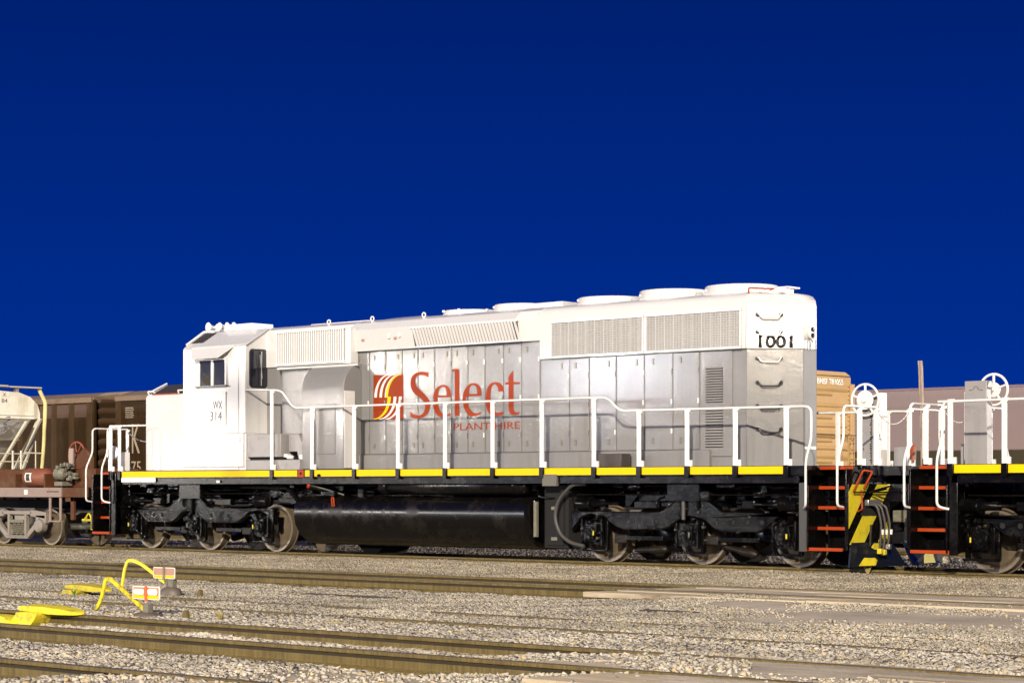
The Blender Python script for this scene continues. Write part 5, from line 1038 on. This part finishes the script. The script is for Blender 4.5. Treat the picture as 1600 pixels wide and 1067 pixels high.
for x,y,h,l in ((11.57,-16.35,.09,'short rusty stub standing in the ballast right of the nearer switch stand'),(7.87,-13.1,.085,'short brown stub standing in the ballast right of the farther switch stand')):
    z=float(zg(x,y)); tag(MB().prism([(x-.03,z-.05),(x+.05,z-.05),(x+.035,z+h),(x+.01,z+h+.02),(x-.02,z+h*.7)],y-.03,y+.03).build('marker_stub',RAIL,None,bevel=.006,loc=(x,y,z)),l,'stub')
# a few weeds
def weed(lab,x,y,n,h,m):
    z=float(zg(x,y)); b=MB()
    for k in range(n):
        a=random.uniform(0,6.28); l=random.uniform(.5,1)*h; dx,dy=math.cos(a)*l*.6,math.sin(a)*l*.6; w_=.012
        b.add([(x-w_,y,z),(x+w_,y,z),(x+dx*.6+w_,y+dy*.6,z+l*.8),(x+dx*.6-w_,y+dy*.6,z+l*.8),(x+dx,y+dy,z+l)],[(0,1,2,3),(3,2,4)])
    tag(b.build('weed',m,None,smooth=0,loc=(x,y,z)),lab,'weed')
weed('small bright green weed tuft at the foot of the grimy yellow derail',6.42,-14.0,26,.10,GREEN)
weed('dry straw coloured weed beside the stub in the ballast',11.95,-16.2,12,.12,STRAW)
weed('tuft of dry grass at the rail below the rear steps',10.2,-.95,14,.16,STRAW)
# pale chunk of wood / paper in ballast
for x,y,l in ((13.35,-15.9,'pale yellow chip of wood lying between the two track pairs'),):
    z=float(zg(x,y)); tag(MB().prism([(x-.08,y-.03),(x+.04,y-.06),(x+.10,y+.04),(x-.02,y+.05)],z+.01,z+.035,'z').build('wood_chip',STRAW,None,loc=(x,y,z),bevel=.005),l,'wood chip')

# ================= yard light masts out of view (glints on the paint, warm fill on the ground) =================
def mast(lab,x,y,z,pw,r=.7,aim=(-1,-1,3.2),col=(1,.93,.84)):
    t=thing('unseen_yard_light_mast',lab,'light mast',(x,y,0),'yard light masts')
    MB().cyl((x,y,-.1),(x,y,z+.4),.14,12,.09).build('pole',STEEL,t)
    dv=(Vector(aim)-Vector((x,y,z))).normalized()
    MB().box(x-.5,x+.5,y-.12,y+.05,z-.35,z+.35).build('lamp_housing',GRAYM,t,bevel=.03)
    ld=bpy.data.lights.new('lamp','AREA'); ld.shape='DISK'; ld.size=r; ld.energy=pw; ld.color=col
    o=bpy.data.objects.new('lamp',ld); COL.objects.link(o); o.parent=t; o.location=Vector((0,.0,z))+dv*.4; o.rotation_euler=dv.to_track_quat('-Z','Y').to_euler()
mast('yard light mast behind the viewer, left of the others',-52.4,-36.7,4.8,3500,r=.5)
mast('yard light mast behind the viewer, second from the left',-37.5,-36.7,6.2,2000,r=.42)
mast('yard light mast behind the viewer, nearest the middle',-24.3,-36.7,6.4,1800,r=.3,col=(.9,.93,1))
mast('yard light mast beyond the tracks, outside the view on the right',46,42,11,26000,r=1.2,aim=(5,3,0))
mast('tall yard light mast behind the viewer on the right',24,-47,23,6500,r=1.6,aim=(13,-10,0),col=(1,.86,.66))
mast('yard light mast far to the right of the tracks, outside the view',59,-32,9.8,4200,r=2.4,aim=(8,-.5,3.9),col=(1,.86,.66))
